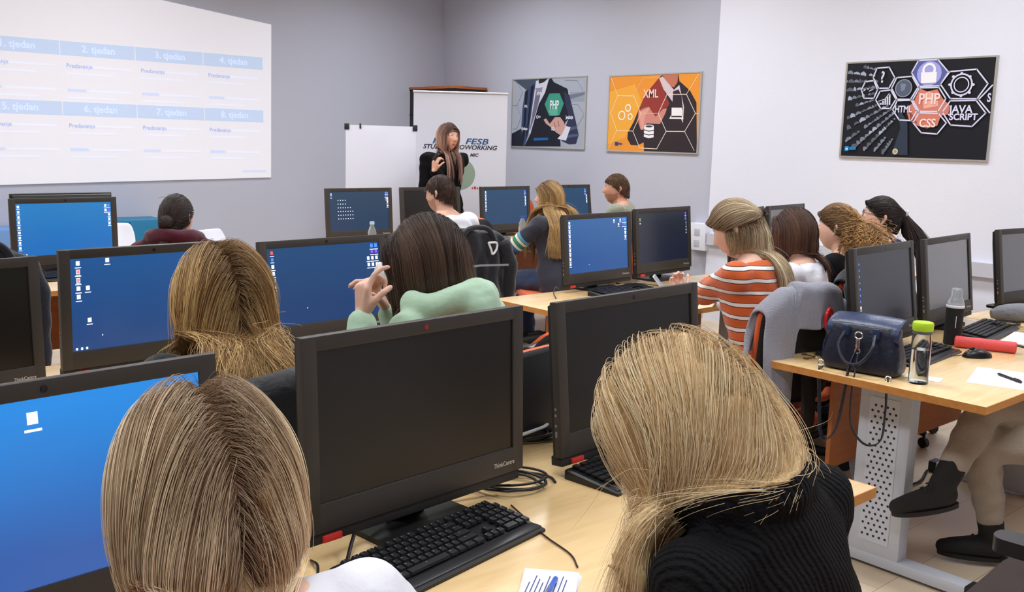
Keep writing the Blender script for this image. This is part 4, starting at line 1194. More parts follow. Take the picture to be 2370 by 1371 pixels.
class Prim:
    """closed overlapping solids, fused by a voxel remesh into one continuous surface"""

    def __init__(self):
        self.v, self.f = [], []

    def add(self, vs, fs):
        n = len(self.v)
        self.v += [tuple(p) for p in vs]
        self.f += [tuple(i + n for i in q) for q in fs]

    def chain(self, pts, rad, n=14, sub=1):
        """round-ended tapered limb through pts"""
        pts = [np.asarray(p, float) for p in pts]
        for i in range(len(pts) - 1):
            self.cap(pts[i], pts[i + 1], rad[i], rad[i + 1], n)

    def cap(self, a, b, ra, rb, n=14):
        d = unit(b - a)
        s = unit(np.cross(d, V3(0, 0, 1) if abs(d[2]) < .9 else V3(1, 0, 0)))
        u = np.cross(s, d)
        rings = []
        for c, r, ths in ((a, ra, np.linspace(-PI / 2 + .25, 0, 4)), (b, rb, np.linspace(0, PI / 2 - .25, 4))):
            for th in ths:
                rr = r * math.cos(th)
                o = c + d * r * math.sin(th)
                rings.append([o + s * rr * math.cos(q) + u * rr * math.sin(q) for q in np.linspace(0, 2 * PI, n, endpoint=False)])
        self.loft(rings)

    def loft(self, rings):
        n = len(rings[0])
        vs = [p for q in rings for p in q]
        fs = [(i * n + j, i * n + (j + 1) % n, (i + 1) * n + (j + 1) % n, (i + 1) * n + j) for i in range(len(rings) - 1) for j in range(n)]
        fs.append(tuple(range(n))[::-1])
        fs.append(tuple((len(rings) - 1) * n + j for j in range(n)))
        self.add(vs, fs)

    def ell(self, c, ax, r, n=18):
        c = np.asarray(c, float)
        rings = []
        for th in np.linspace(-PI / 2 + .12, PI / 2 - .12, n // 2):
            rings.append([c + ax[0] * (r[0] * math.cos(th) * math.cos(q)) + ax[1] * (r[1] * math.cos(th) * math.sin(q)) + ax[2] * (r[2] * math.sin(th)) for q in np.linspace(0, 2 * PI, n, endpoint=False)])
        self.loft(rings)

    def remesh(self, name, voxel, smooth=4):
        me = bpy.data.meshes.new(name)
        me.from_pydata(self.v, [], self.f)
        o = bpy.data.objects.new(name, me)
        COL.objects.link(o)
        r = o.modifiers.new('r', 'REMESH')
        r.mode = 'VOXEL'
        r.voxel_size = voxel
        r.use_smooth_shade = True
        if smooth:
            s = o.modifiers.new('s', 'SMOOTH')
            s.iterations = smooth
            s.factor = .5
        dg = bpy.context.evaluated_depsgraph_get()
        out = bpy.data.meshes.new_from_object(o.evaluated_get(dg))
        bpy.data.objects.remove(o)
        bpy.data.meshes.remove(me)
        out.name = name
        return out


# ---- head shape, in head coordinates (x right, y forward, z up, origin mid-skull)
HR = V3(.077, .098, .117)


def head_verts(nu=72, nv=54, male=False):
    th = np.linspace(-PI / 2 + .03, PI / 2 - .03, nv)
    ph = np.linspace(0, 2 * PI, nu, endpoint=False)
    T, P = np.meshgrid(th, ph, indexing='ij')
    n = np.stack([np.cos(T) * np.cos(P), np.cos(T) * np.sin(P), np.sin(T)], -1).reshape(-1, 3)
    x, y, z = (n * HR).T.copy()
    lo = np.clip(-z / HR[2], 0, 1)
    front = np.clip(y / .09, 0, 1)
    backf = np.clip(-y / .09, 0, 1)
    x *= 1 - (.30 - .07 * male) * lo ** 1.6
    y = np.where(y > 0, y * (1 + .02 * lo), y * (1 - .50 * lo ** 1.3))
    x *= 1 + .05 * np.clip(z / .1, 0, 1) * backf
    # flatten the face a little, then raise the features
    y = np.where(y > .066, .066 + (y - .066) * .78, y)
    fm = front ** 2

    def g(cx, cz, sx, sz):
        return np.exp(-((np.abs(x) - cx) / sx) ** 2 - ((z - cz) / sz) ** 2) * fm
    y = y - .0095 * g(.030, .016, .016, .011) + .0045 * g(.026, .036, .026, .009) + .004 * g(.042, -.014, .018, .018)
    y = y + .0060 * g(.0, -.054, .021, .0065) + .0065 * g(0, -.066, .017, .0065) - .0030 * g(0, -.0605, .020, .0025) - .0040 * g(0, -.078, .022, .006) + .0095 * g(0, -.097, .020, .014)
    nz = np.clip((.026 - z) / .050, 0, 1) * np.clip((z + .037) / .010, 0, 1)
    y = y + fm * .026 * nz ** 1.1 * np.exp(-(x / (.0085 + .005 * nz)) ** 2) + fm * .007 * np.exp(-((np.abs(x) - .012) / .007) ** 2 - ((z + .028) / .008) ** 2)
    fs = []
    for i in range(nv - 1):
        for j in range(nu):
            fs.append((i * nu + j, i * nu + (j + 1) % nu, (i + 1) * nu + (j + 1) % nu, (i + 1) * nu + j))
    fs.append(tuple(range(nu))[::-1])
    fs.append(tuple((nv - 1) * nu + j for j in range(nu)))
    return np.stack([x, y, z], 1), fs


HEAD_F, HEAD_FF = head_verts()
HEAD_M, _ = head_verts(male=True)


def rot_axis(v, k, a):
    k = unit(k)
    return v * math.cos(a) + np.cross(k, v) * math.sin(a) + k * (v @ k) * (1 - math.cos(a))


def hand(pr, w, d, pn, side, curls=(.35,) * 4, spread=.08, thumb=.5, scale=1.0, thumb_curl=.3, start=.006):
    """w wrist, d finger direction, pn palm normal (the way fingers curl), side = direction of the thumb"""
    d = unit(d)
    pn = unit(pn - d * (pn @ d))
    s = unit(np.cross(d, pn))
    if s @ np.asarray(side, float) < 0:
        s = -s
    L = .088 * scale
    tips = []
    for k, off in enumerate((.030, .010, -.010, -.028)):
        base = w + d * .012 + s * off * .55
        kn = w + d * (L - abs(k - 1.2) * .004) + s * off * scale
        pr.cap(base, kn, .0135 * scale, .0115 * scale, 10)
        ln = (.040, .045, .042, .032)[k] * scale
        fd = unit(d + s * spread * (1.4 - k))
        ax = np.cross(fd, pn)
        p = kn
        r = .0088 * scale
        for j, q in enumerate((1, .68, .52)):
            fd = rot_axis(fd, ax, curls[k] * (1.0 if j else .8))
            nx = p + fd * ln * q
            pr.cap(p, nx, r, r * .92, 10)
            p, r = nx, r * .92
        tips.append(p)
    b0 = w + d * .022 + s * .020 * scale + pn * .004
    td = unit(d * .72 + s * thumb + pn * .25)
    p1 = b0 + td * .042 * scale
    pr.cap(b0, p1, .0145 * scale, .011 * scale, 10)
    td = rot_axis(td, np.cross(td, unit(pn - s * .7)), thumb_curl)
    p2 = p1 + td * .030 * scale
    pr.cap(p1, p2, .0105 * scale, .0095 * scale, 10)
    td = rot_axis(td, np.cross(td, unit(pn - s * .7)), thumb_curl)
    p3 = p2 + td * .024 * scale
    pr.cap(p2, p3, .0095 * scale, .008 * scale, 10)
    return tips


def two_bone(s, w, a, b, pole):
    v = w - s
    d = np.linalg.norm(v)
    if d > (a + b) * .995:
        w = s + v / d * (a + b) * .995
        v, d = w - s, (a + b) * .995
    x = (a * a - b * b + d * d) / (2 * d)
    h = math.sqrt(max(0, a * a - x * x))
    u = v / d
    pl = unit(pole - u * (pole @ u))
    return s + u * x + pl * h, w


M_SKIN = mat('skin', (226, 182, 160), .5, spec=.35, attr='skin_tint')
M_SKIN.node_tree.nodes['Principled BSDF'].inputs['Subsurface Weight'].default_value = .08
M_SKIN.node_tree.nodes['Principled BSDF'].inputs['Subsurface Radius'].default_value = (.01, .004, .002)
M_EYEW = mat('eye_white', (226, 222, 216), .2)
M_IRIS = mat('iris', (58, 44, 36), .15)


def cloth(name, c, bump=(60, .35), rough=.9, sheen=.25):
    return mat('cloth_' + name, c, rough, spec=.2, bump=bump, sheen=sheen)


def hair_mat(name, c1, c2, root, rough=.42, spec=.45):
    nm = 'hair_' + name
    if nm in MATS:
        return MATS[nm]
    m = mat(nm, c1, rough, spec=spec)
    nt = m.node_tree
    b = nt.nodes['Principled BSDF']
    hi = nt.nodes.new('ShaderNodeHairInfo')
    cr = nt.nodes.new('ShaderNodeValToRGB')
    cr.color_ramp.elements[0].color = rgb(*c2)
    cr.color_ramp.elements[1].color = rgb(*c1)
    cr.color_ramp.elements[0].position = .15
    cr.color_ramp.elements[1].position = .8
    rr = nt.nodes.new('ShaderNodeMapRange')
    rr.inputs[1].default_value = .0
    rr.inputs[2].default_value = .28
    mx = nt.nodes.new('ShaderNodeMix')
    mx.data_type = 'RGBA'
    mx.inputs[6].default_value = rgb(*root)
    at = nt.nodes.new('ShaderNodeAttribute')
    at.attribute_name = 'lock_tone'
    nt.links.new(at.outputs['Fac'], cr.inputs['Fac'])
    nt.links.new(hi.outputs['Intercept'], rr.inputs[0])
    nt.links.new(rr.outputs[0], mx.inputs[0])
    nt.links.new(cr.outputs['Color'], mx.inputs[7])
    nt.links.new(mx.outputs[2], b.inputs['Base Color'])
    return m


def mass_mat(nm, c):
    m = mat('hair_mass_' + nm, c, .6, spec=.3)
    nt = m.node_tree
    b = nt.nodes['Principled BSDF']
    ge = nt.nodes.new('ShaderNodeNewGeometry')
    mp = nt.nodes.new('ShaderNodeMapping')
    mp.inputs['Scale'].default_value = (260, 260, 14)
    n = nt.nodes.new('ShaderNodeTexNoise')
    n.inputs['Scale'].default_value = 1.0
    n.inputs['Detail'].default_value = 2
    mx = nt.nodes.new('ShaderNodeMix')
    mx.data_type = 'RGBA'
    k = rgb(*c)
    mx.inputs[6].default_value = tuple(q * .45 for q in k[:3]) + (1,)
    mx.inputs[7].default_value = tuple(min(1, q * 1.5) for q in k[:3]) + (1,)
    bp = nt.nodes.new('ShaderNodeBump')
    bp.inputs['Strength'].default_value = .6
    bp.inputs['Distance'].default_value = .004
    nt.links.new(ge.outputs['Position'], mp.inputs['Vector'])
    nt.links.new(mp.outputs['Vector'], n.inputs['Vector'])
    nt.links.new(n.outputs['Fac'], mx.inputs[0])
    nt.links.new(mx.outputs[2], b.inputs['Base Color'])
    nt.links.new(n.outputs['Fac'], bp.inputs['Height'])
    nt.links.new(bp.outputs['Normal'], b.inputs['Normal'])
    return m


class Head:
    def __init__(self, c, yaw, pitch=0.0, roll=0.0, s=1.0):
        """pitch>0 looks down, roll>0 leans the crown to the person's right"""
        self.c = np.asarray(c, float)
        f = fwd_of(yaw)
        r = V3(f[1], -f[0], 0)
        u = V3(0, 0, 1)
        p, q = math.radians(pitch), math.radians(roll)
        f, u = f * math.cos(p) - u * math.sin(p), u * math.cos(p) + f * math.sin(p)
        r, u = r * math.cos(q) - u * math.sin(q), u * math.cos(q) + r * math.sin(q)
        self.r, self.f, self.u, self.s = r, f, u, s
        self.A = np.stack([r, f, u], 1)

    def w(self, p):
        return self.c + (np.asarray(p, float) * self.s) @ self.A.T

    def l(self, p):
        return ((np.asarray(p, float) - self.c) @ self.A) / self.s


def scalp_roots(n, hl, seed):
    """unit directions in head space kept behind the hairline; hl=(front, side, back) lowest nz"""
    g = np.random.default_rng(seed)
    d = g.normal(size=(n * 4, 3))
    d /= np.linalg.norm(d, axis=1)[:, None]
    y = d[:, 1]
    thr = np.where(y > 0, hl[1] + (hl[0] - hl[1]) * np.clip(y, 0, 1) ** .8, hl[1] + (hl[2] - hl[1]) * np.clip(-y, 0, 1) ** .6)
    return d[d[:, 2] > thr][:n]


def grow(H, n, length, seed, hl=(.45, -.12, -.62), part=0.0, steps=26, layer=.016, grav=1.0, away=1.0, back=.5, bias=(0, 0, 0), attract=None, tie=None, tie_frac=1.0, tie_len=.12, after=(0, 0, -1), after_spread=.03, colliders=(), clumps=160, clump=.55, wave=(0, 0), curl=(0, 0), frizz=.002, lenvar=.2, stiff=.4, short=False, roots=None, puff=0.0, hug=.92, front_at=.45, flare=0.0, pref_v=None, pk=.6):
    if not short:
        colliders = list(colliders) + [(H.w((0, .066, .020)), H.w((0, .066, -.09)), .060 * H.s)]
    g = np.random.default_rng(seed)
    d = scalp_roots(n, hl, seed) if roots is None else roots
    n = len(d)
    loc = d * HR * (1.0 + .01)
    lay = g.uniform(.15, 1.0, n) ** .8 * layer
    p = H.w(loc)
    L = length * (1 - lenvar * g.random(n))
    st = L / steps
    side = np.sign(loc[:, 0] - part + g.normal(0, .004, n))
    top = np.clip(d[:, 2], 0, 1)
    vloc = np.stack([side * away * (.4 + .6 * top), -back * np.ones(n) * (.3 + top), -.2 * np.ones(n)], 1)
    vel = vloc @ H.A.T
    vel /= np.linalg.norm(vel, axis=1)[:, None]
    if short:
        nl = d * V3(.5, .5, .6)
        vel = vel * .6 + (nl @ H.A.T)
        vel /= np.linalg.norm(vel, axis=1)[:, None]
    out = np.zeros((n, steps + 1, 3))
    out[:, 0] = p
    G = V3(0, 0, -1) * grav + np.asarray(bias, float)
    tied = np.zeros(n, bool)
    pref = np.where((d[:, 1] < front_at)[:, None], -H.f[None], H.f[None] * 1.0)
    if pref_v is not None:
        pref = np.tile(np.asarray(pref_v, float), (n, 1))
    use_tie = np.zeros(n, bool)
    if tie is not None:
        tw = H.w(tie)
        use_tie = (g.random(n) < tie_frac) if not callable(tie_frac) else tie_frac(d)
        a_dir = unit(np.asarray(after, float))
        jit = g.normal(0, 1, (n, 3))
    for k in range(steps):
        t = k / steps
        q0 = H.l(p) / HR
        tc = np.clip((q0[:, 2] - .15) / .75, 0, 1)[:, None] * max(0.0, 1 - t * 1.2)
        des = (G[None] + (side * flare)[:, None] * H.r[None]) * (1 - .85 * tc) + (vloc @ H.A.T) * tc ** .7
        stp = st[:, None].copy()
        if attract is not None:
            for (ap, s0, t0, t1) in attract:
                if t0 <= t <= t1:
                    q = np.asarray(ap)[None] - p
                    des = des + s0 * q / (np.linalg.norm(q, axis=1)[:, None] + .03)
        if tie is not None:
            q = tw[None] - p
            dist = np.linalg.norm(q, axis=1)
            tied |= use_tie & (dist < .02)
            m = use_tie & ~tied
            des[m] = q[m] / dist[m][:, None] * 2.2
            m2 = tied
            des[m2] = a_dir + jit[m2] * after_spread * 3
        vel = stiff * vel + (1 - stiff) * des / (np.linalg.norm(des, axis=1)[:, None] + 1e-9)
        vel /= np.linalg.norm(vel, axis=1)[:, None] + 1e-9
        nrm = (q0 / HR)
        nrm = (nrm / (np.linalg.norm(nrm, axis=1)[:, None] + 1e-9)) @ H.A.T
        near = (np.linalg.norm(q0, axis=1) < 1.7) & (q0[:, 2] > -.95)
        vo = np.where(near, np.clip((vel * nrm).sum(1), 0, None), 0) * np.where(use_tie, 0, hug)
        vel = vel - vo[:, None] * nrm
        vel /= np.linalg.norm(vel, axis=1)[:, None] + 1e-9
        p = p + vel * stp
        # keep outside the skull
        q = H.l(p)
        R = HR[None] + (lay + puff * math.sin(min(1, t * 2.2) * PI * .5))[:, None]
        R = R * np.array([1, 1, 1.0])
        ql = q.copy()
        ql[:, 1] += np.where((q[:, 2] < -.02) & (q[:, 1] < 0), .35 * (-.02 - q[:, 2]), 0)
        e = np.sqrt(((ql / R) ** 2).sum(1))
        ins = e < 1
        if short:
            ins &= k < 1
        elif hug > 0:
            lo_ = (e >= 1) & (e < 1.6) & (q[:, 2] > .015) & ~use_tie
            if lo_.any():
                kk = (1 / e[lo_]) * .6 + .4
                p[lo_] = H.w(q[lo_] * kk[:, None])
        if ins.any():
            qq = q[ins] / e[ins][:, None]
            p[ins] = H.w(qq)
        for (ca, cb, cr) in colliders:
            ca, cb = np.asarray(ca, float), np.asarray(cb, float)
            ab = cb - ca
            tt = np.clip(((p - ca) @ ab) / (ab @ ab), 0, 1)
            cc = ca + tt[:, None] * ab
            df = p - cc
            dd = np.linalg.norm(df, axis=1)
            rr = cr + lay * .6
            ii = dd < rr
            if ii.any():
                nv = df[ii] / (dd[ii][:, None] + 1e-9)
                p[ii] = cc[ii] + nv * rr[ii][:, None]
                vv = vel[ii]
                vv = vv - nv * np.clip((vv * nv).sum(1), None, 0)[:, None] + pref[ii] * (pk * (.4 + np.clip(nv[:, 2], 0, 1)))[:, None]
                vel[ii] = vv / (np.linalg.norm(vv, axis=1)[:, None] + 1e-9)
        out[:, k + 1] = p
    # clumps
    tone = g.random(n)
    if clumps:
        ids = np.argmin(((d[:, None, :] - d[None, g.choice(n, min(clumps, n), replace=False), :]) ** 2).sum(-1), 1) if n * clumps < 4e6 else g.integers(0, clumps, n)
        nc = ids.max() + 1
        cnt = np.bincount(ids, minlength=nc)[:, None, None] + 1e-9
        mean = np.zeros((nc, steps + 1, 3))
        np.add.at(mean, ids, out)
        mean /= cnt
        w = (clump * np.linspace(0, 1, steps + 1) ** .8)[None, :, None]
        out = out * (1 - w) + mean[ids] * w
        ct = g.random(nc)
        tone = np.clip(.68 * ct[ids] + .32 * tone, 0, 1)
        if wave[0]:
            ph = g.uniform(0, 2 * PI, nc)[ids]
            fr = wave[1] * g.uniform(.7, 1.3, nc)[ids]
            s = np.linspace(0, 1, steps + 1)[None]
            amp = wave[0] * np.clip((s - .2) * 1.6, 0, 1)
            a = amp * np.sin(ph[:, None] + fr[:, None] * s * 2 * PI)
            b = amp * np.cos(ph[:, None] * 1.7 + fr[:, None] * s * 2 * PI)
            out = out + a[..., None] * H.r + b[..., None] * .7 * H.f
        if curl[0]:
            ph = g.uniform(0, 2 * PI, nc)[ids]
            s = np.linspace(0, 1, steps + 1)[None]
            amp = curl[0] * np.clip((s - .15) * 3, 0, 1)
            an = ph[:, None] + curl[1] * s * 2 * PI
            out = out + (amp * np.sin(an))[..., None] * H.r + (amp * np.cos(an))[..., None] * H.f
    if frizz:
        fz = g.normal(0, 1, (n, 3))[:, None, :] * (np.linspace(0, 1, steps + 1) ** 2)[None, :, None] * frizz
        fz[g.random(n) < .015] *= 4
        out = out + fz
    return out, tone


def strands_obj(name, S, tone, r, m, parent):
    n, k, _ = S.shape
    hc = bpy.data.hair_curves.new(name)
    hc.add_curves([k] * n)
    hc.attributes['position'].data.foreach_set('vector', np.ascontiguousarray(S, dtype=np.float32).ravel())
    ra = hc.attributes.get('radius') or hc.attributes.new('radius', 'FLOAT', 'POINT')
    prof = np.interp(np.linspace(0, 1, k), [0, .1, .7, 1], [.7, 1, 1, .35])
    ra.data.foreach_set('value', np.tile(prof * r, n).astype(np.float32))
    la = hc.attributes.new('lock_tone', 'FLOAT', 'CURVE')
    la.data.foreach_set('value', tone.astype(np.float32))
    hc.materials.append(m)
    return link(name, hc, None, parent, world=True)


def resample(S, k):
    if S.shape[1] == k:
        return S
    t = np.linspace(0, S.shape[1] - 1, k)
    i = np.minimum(t.astype(int), S.shape[1] - 2)
    w = (t - i)[None, :, None]
    return S[:, i] * (1 - w) + S[:, i + 1] * w


def hair(root, H, m_str, m_shell, sets, r_str, shell_r=.009, shell_n=260, voxel=.0075):
    """sets: list of (strand array, tone). One hair mesh (the mass) with its fine strands as a sub-part."""
    pr = Prim()
    for S, tone in sets:
        n, k, _ = S.shape
        stp = max(1, n // shell_n)
        for i in range(0, n, stp):
            P = S[i]
            pts = P[::max(1, k // 9)]
            # pull the mass a little under the strands
            low = np.clip((H.c[2] - .03 - pts[:, 2]) / .06, 0, 1)[:, None]
            ax0 = H.c - H.f * .035
            ctr = np.where(low > 0, np.stack([np.full(len(pts), ax0[0]), np.full(len(pts), ax0[1]), pts[:, 2] * low[:, 0] * .7 + H.c[2] * (1 - low[:, 0] * .7)], 1), H.c[None])
            q = pts - (pts - ctr) / (np.linalg.norm(pts - ctr, axis=1)[:, None] + 1e-6) * shell_r * 1.3 - low * V3(0, 0, shell_r * .5)
            rr = np.interp(np.linspace(0, 1, len(q)), [0, .2, .75, 1], [shell_r * .8, shell_r, shell_r * .8, shell_r * .3])
            fr = []
            for j in range(len(q)):
                t = unit(q[min(j + 1, len(q) - 1)] - q[max(j - 1, 0)])
                s_ = unit(np.cross(t, V3(.3, .2, .9)))
                u_ = np.cross(s_, t)
                fr.append([q[j] + (s_ * math.cos(a) + u_ * math.sin(a)) * rr[j] for a in np.linspace(0, 2 * PI, 6, endpoint=False)])
            pr.loft(fr)
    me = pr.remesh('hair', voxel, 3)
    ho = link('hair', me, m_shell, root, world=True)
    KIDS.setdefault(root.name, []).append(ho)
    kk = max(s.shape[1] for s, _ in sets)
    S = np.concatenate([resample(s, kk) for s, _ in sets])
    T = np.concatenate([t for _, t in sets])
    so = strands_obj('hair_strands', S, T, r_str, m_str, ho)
    return ho


def person(label, top, yaw=0.0, lean=8, side=0, head=(0, 0, 0), hs=1.0, male=False, stand=False, arms=None, elbows=None, skin=(228, 184, 162), shirt=None, sleeve=1.0, trousers=None, shoes=None, hair_c=(80, 60, 50), beard=None, voxel=.0075, hands=None, legs=None, extra=None, thick=1.0, neck=None, k_t=None, shirt_name='sweater', cvox=.009, lipc=(196, 112, 104), feet=None, hood=None, fwdhead=.03, neck_len=.035, boots=False, hip_z=None, sit=None):
    """top = world position of the crown. Returns a dict with frames for hair and extras."""
    f = fwd_of(yaw)
    r = V3(f[1], -f[0], 0)
    up0 = V3(0, 0, 1)
    a, b = math.radians(lean), math.radians(side)
    U = unit(up0 * math.cos(a) + f * math.sin(a) + r * math.sin(b))
    F = unit(f - U * (f @ U))
    Rr = np.cross(F, U)
    top = np.asarray(top, float)
    H = Head(V3(0, 0, 0), yaw + head[0], head[1], head[2], hs)
    hc = top - H.u * HR[2] * hs
    H.c = hc
    pz = hip_z if hip_z else (.93 if stand else .545)
    nk = hc - H.u * .085 * hs - H.f * .012 - V3(0, 0, neck_len) - F * fwdhead      # base of the neck
    k = (nk[2] - pz) / (.50 * U[2])
    k = min(max(k, .8), 1.15)
    P = nk - U * .50 * k
    if sit is not None:
        P = np.asarray(sit, float)
        U = unit(nk - P)
        k = np.linalg.norm(nk - P) / .50
        F = unit(f - U * (f @ U))
        Rr = np.cross(F, U)
    root = thing('person', label, 'person', (float(P[0]), float(P[1]), 0), math.radians(yaw))

    def at(x, y, z):
        return P + Rr * x + F * y + U * z * k
    w = (1.10 if male else 1.0) * thick
    prof = [(-.09, .150, .115, -.01), (-.02, .165, .125, -.01), (.06, .158, .118, .0), (.16, .132, .10, .0), (.26, .138, .104, .01), (.34, .152, .115, .015), (.41, .160, .108, .008), (.455, .150, .086, -.004), (.485, .100, .066, -.006), (.515, .060, .056, -.004)]
    if male:
        prof = [(z, hw * (1.02 if z < .2 else 1.13), hd * 1.08, o) for (z, hw, hd, o) in prof]

    def torso(pr, grow_, z0=-.2, z1=.6):
        rings = []
        for (z, hw, hd, o) in prof:
            if z0 <= z <= z1:
                c = at(0, o, z)
                rings.append([c + Rr * (math.copysign(abs(math.cos(q)) ** .85, math.cos(q)) * (hw * thick + grow_)) + F * (math.sin(q) * (hd * thick + grow_)) for q in np.linspace(0, 2 * PI, 28, endpoint=False)])
        pr.loft(rings)
    sh = [at(s * .160 * w, -.006, .435) for s in (-1, 1)]
    dflt = [P + f * .38 - r * .15 * 1 + V3(0, 0, .80 - P[2]), P + f * .38 + r * .15 + V3(0, 0, .80 - P[2])]
    if stand:
        dflt = [P - r * .24 + f * .05 + V3(0, 0, -.06), P + r * .24 + f * .05 + V3(0, 0, -.06)]
    arms = arms or (None, None)
    elbows = elbows or (None, None)
    A, B2 = .275, .245
    aw = 1.15 if male else 1.0
    limb = []
    for i, s in enumerate((-1, 1)):
        wr = np.asarray(arms[i] if arms[i] is not None else dflt[i], float)
        pole = np.asarray(elbows[i], float) if elbows[i] is not None else (-V3(0, 0, 1) + r * s * .55 - f * .35)
        el, wr = two_bone(sh[i], wr, A, B2, pole)
        limb.append((sh[i], el, wr))
    # ---------------- the body, one continuous mesh
    pr = Prim()
    torso(pr, -.006)
    pr.chain([at(0, -.004, .46), nk + F * .004, hc - H.u * .055 * hs - H.f * .018], [.054 * w, .052 * (1.12 if male else .98), .056])
    hv = H.w(HEAD_M if male else HEAD_F)
    pr.add(hv, HEAD_FF)
    for s in (-1, 1):                                   # ears
        e0 = [(s * .073, -.012, .012), (s * .080, -.020, .026), (s * .081, -.026, .012), (s * .079, -.020, -.010), (s * .074, -.010, -.028)]
        pr.chain([H.w(q) for q in e0], [.007, .0065, .0065, .006, .006], 8)
        pr.ell(H.w((s * .0745, -.014, .002)), (H.r, H.f, H.u), (.006, .012, .026), 10)
    for i, s in enumerate((-1, 1)):
        S_, E_, W_ = limb[i]
        pr.chain([at(s * .10, -.004, .44), S_, S_ * .5 + E_ * .5, E_, E_ * .6 + W_ * .4, W_], [.052 * aw, .055 * aw, .046 * aw, .040 * aw, .040 * aw, .026 * aw])
        hd = dict(d=unit(W_ - E_) * .6 + f * .5 + V3(0, 0, -.15), pn=V3(0, 0, -1), side=-r * s, curls=(.32, .34, .36, .4))
        if stand:
            hd = dict(d=V3(0, 0, -1), pn=-r * s, side=f, curls=(.3, .32, .34, .36))
        if hands and hands[i]:
            hd.update(hands[i])
        hand(pr, W_, hd['d'], np.asarray(hd['pn'], float), hd['side'], hd['curls'], hd.get('spread', .08), hd.get('thumb', .5), hd.get('scale', 1.0 if male else .92), hd.get('thumb_curl', .3))
    if legs is None:
        if stand:
            legs = [(P - Rr * .09, P - r * .095 + V3(0, 0, .5 - P[2]), P - r * .10 - f * .02 + V3(0, 0, .085 - P[2])), (P + Rr * .09, P + r * .095 + V3(0, 0, .5 - P[2]), P + r * .10 - f * .02 + V3(0, 0, .085 - P[2]))]
        else:
            legs = [(P + r * s * .085, P + r * s * .11 + f * .42 + V3(0, 0, .505 - P[2]), P + r * s * .12 + f * .36 + V3(0, 0, .085 - P[2])) for s in (-1, 1)]
    feet = feet or (f, f)
    for (h_, kn, an), fd in zip(legs, feet):
        pr.chain([h_, h_ * .5 + kn * .5, kn, kn * .65 + an * .35, an], [.078, .066, .050, .050, .033])
        dn_ = unit(V3(0, 0, -1) + fd * fd[2])
        pr.chain([an, an + fd * .07 + dn_ * .045, an + fd * .13 + dn_ * .052], [.034, .028, .020])
    me = pr.remesh('body', voxel, 2 if voxel < .006 else 1)
    # skin tint by place: scalp takes the hair colour, lips, cheeks, beard
    co = np.zeros(len(me.vertices) * 3, np.float32)
    me.vertices.foreach_get('co', co)
    co = co.reshape(-1, 3)
    q = H.l(co)
    col = np.tile(np.array(rgb(*skin)), (len(co), 1))
    nn = q / HR
    ln = np.linalg.norm(nn, axis=1)
    d = nn / (ln[:, None] + 1e-9)
    inh = ln < 1.35

    def mixc(mask, c):
        mk = np.clip(mask, 0, 1)[:, None]
        col[:] = col * (1 - mk) + np.array(rgb(*c)) * mk
    fr = (q[:, 1] > .05) & inh
    mixc(np.where(fr, np.exp(-((np.abs(q[:, 0]) - .043) / .018) ** 2 - ((q[:, 2] + .022) / .02) ** 2) * .28, 0), (214, 130, 112))
    mixc(np.where(fr, np.exp(-(q[:, 0] / .019) ** 4 - ((q[:, 2] + .0605) / .0095) ** 4) * .9, 0), lipc)
    if beard:
        bz = inh & (q[:, 1] > -.005) & (q[:, 2] < -.035 + .5 * np.clip(.03 - q[:, 1], 0, .1)) & (ln > .55)
        mixc(np.where(bz & ~((np.abs(q[:, 0]) < .02) & (np.abs(q[:, 2] + .0605) < .009) & (q[:, 1] > .06)), .48, 0), beard)
    y_ = d[:, 1]
    hl = (.50, .02, -.44) if male else (.42, -.10, -.55)
    thr = np.where(y_ > 0, hl[1] + (hl[0] - hl[1]) * np.clip(y_, 0, 1) ** .8, hl[1] + (hl[2] - hl[1]) * np.clip(-y_, 0, 1) ** .6)
    mixc(np.where(inh & (d[:, 2] > thr) & (np.abs(q[:, 0]) < .0785), 1.0, 0), hair_c)
    att = me.color_attributes.new('skin_tint', 'FLOAT_COLOR', 'POINT')
    att.data.foreach_set('color', col.astype(np.float32).ravel())
    bo = link('body', me, M_SKIN, root, world=True)
    # ---------------- eyes and brows
    for s in (-1, 1):
        eb = MB()
        c = H.w((s * .030, .0725, .016))
        A4 = Matrix([list(H.A[0]) + [c[0]], list(H.A[1]) + [c[1]], list(H.A[2]) + [c[2]], [0, 0, 0, 1]])
        eb.M = A4 @ Matrix.Rotation(-PI / 2, 4, 'X')
        R0 = .0118
        eb.lathe([(R0 * math.sin(t) + 1e-5, R0 * math.cos(t)) for t in np.linspace(PI, .45, 9)], 14)
        e_ = eb.build('eye', M_EYEW, root, ang=2, world=True)
        ib = MB()
        ib.M = eb.M
        ib.lathe([(1e-5, R0 * .9), (R0 * .47, R0 * .9), (R0 * .42, R0 * .955), (R0 * .2, R0 * 1.0), (1e-5, R0 * 1.01)], 14).build('iris', M_IRIS, e_, ang=2, world=True)
        br = MB()
        br.tube([H.w((s * (.014 + .030 * t), .0835 - .010 * t - .006 * t * t, .033 + .007 * math.sin(t * 2.2))) for t in np.linspace(0, 1, 6)], [.0022, .0034, .0034, .003, .0024, .0012], 6)
        br.build('eyebrow', mat('brow_%d_%d' % (hair_c[0], hair_c[1]), tuple(int(q * .75) for q in hair_c), .8), root, ang=2, world=True)
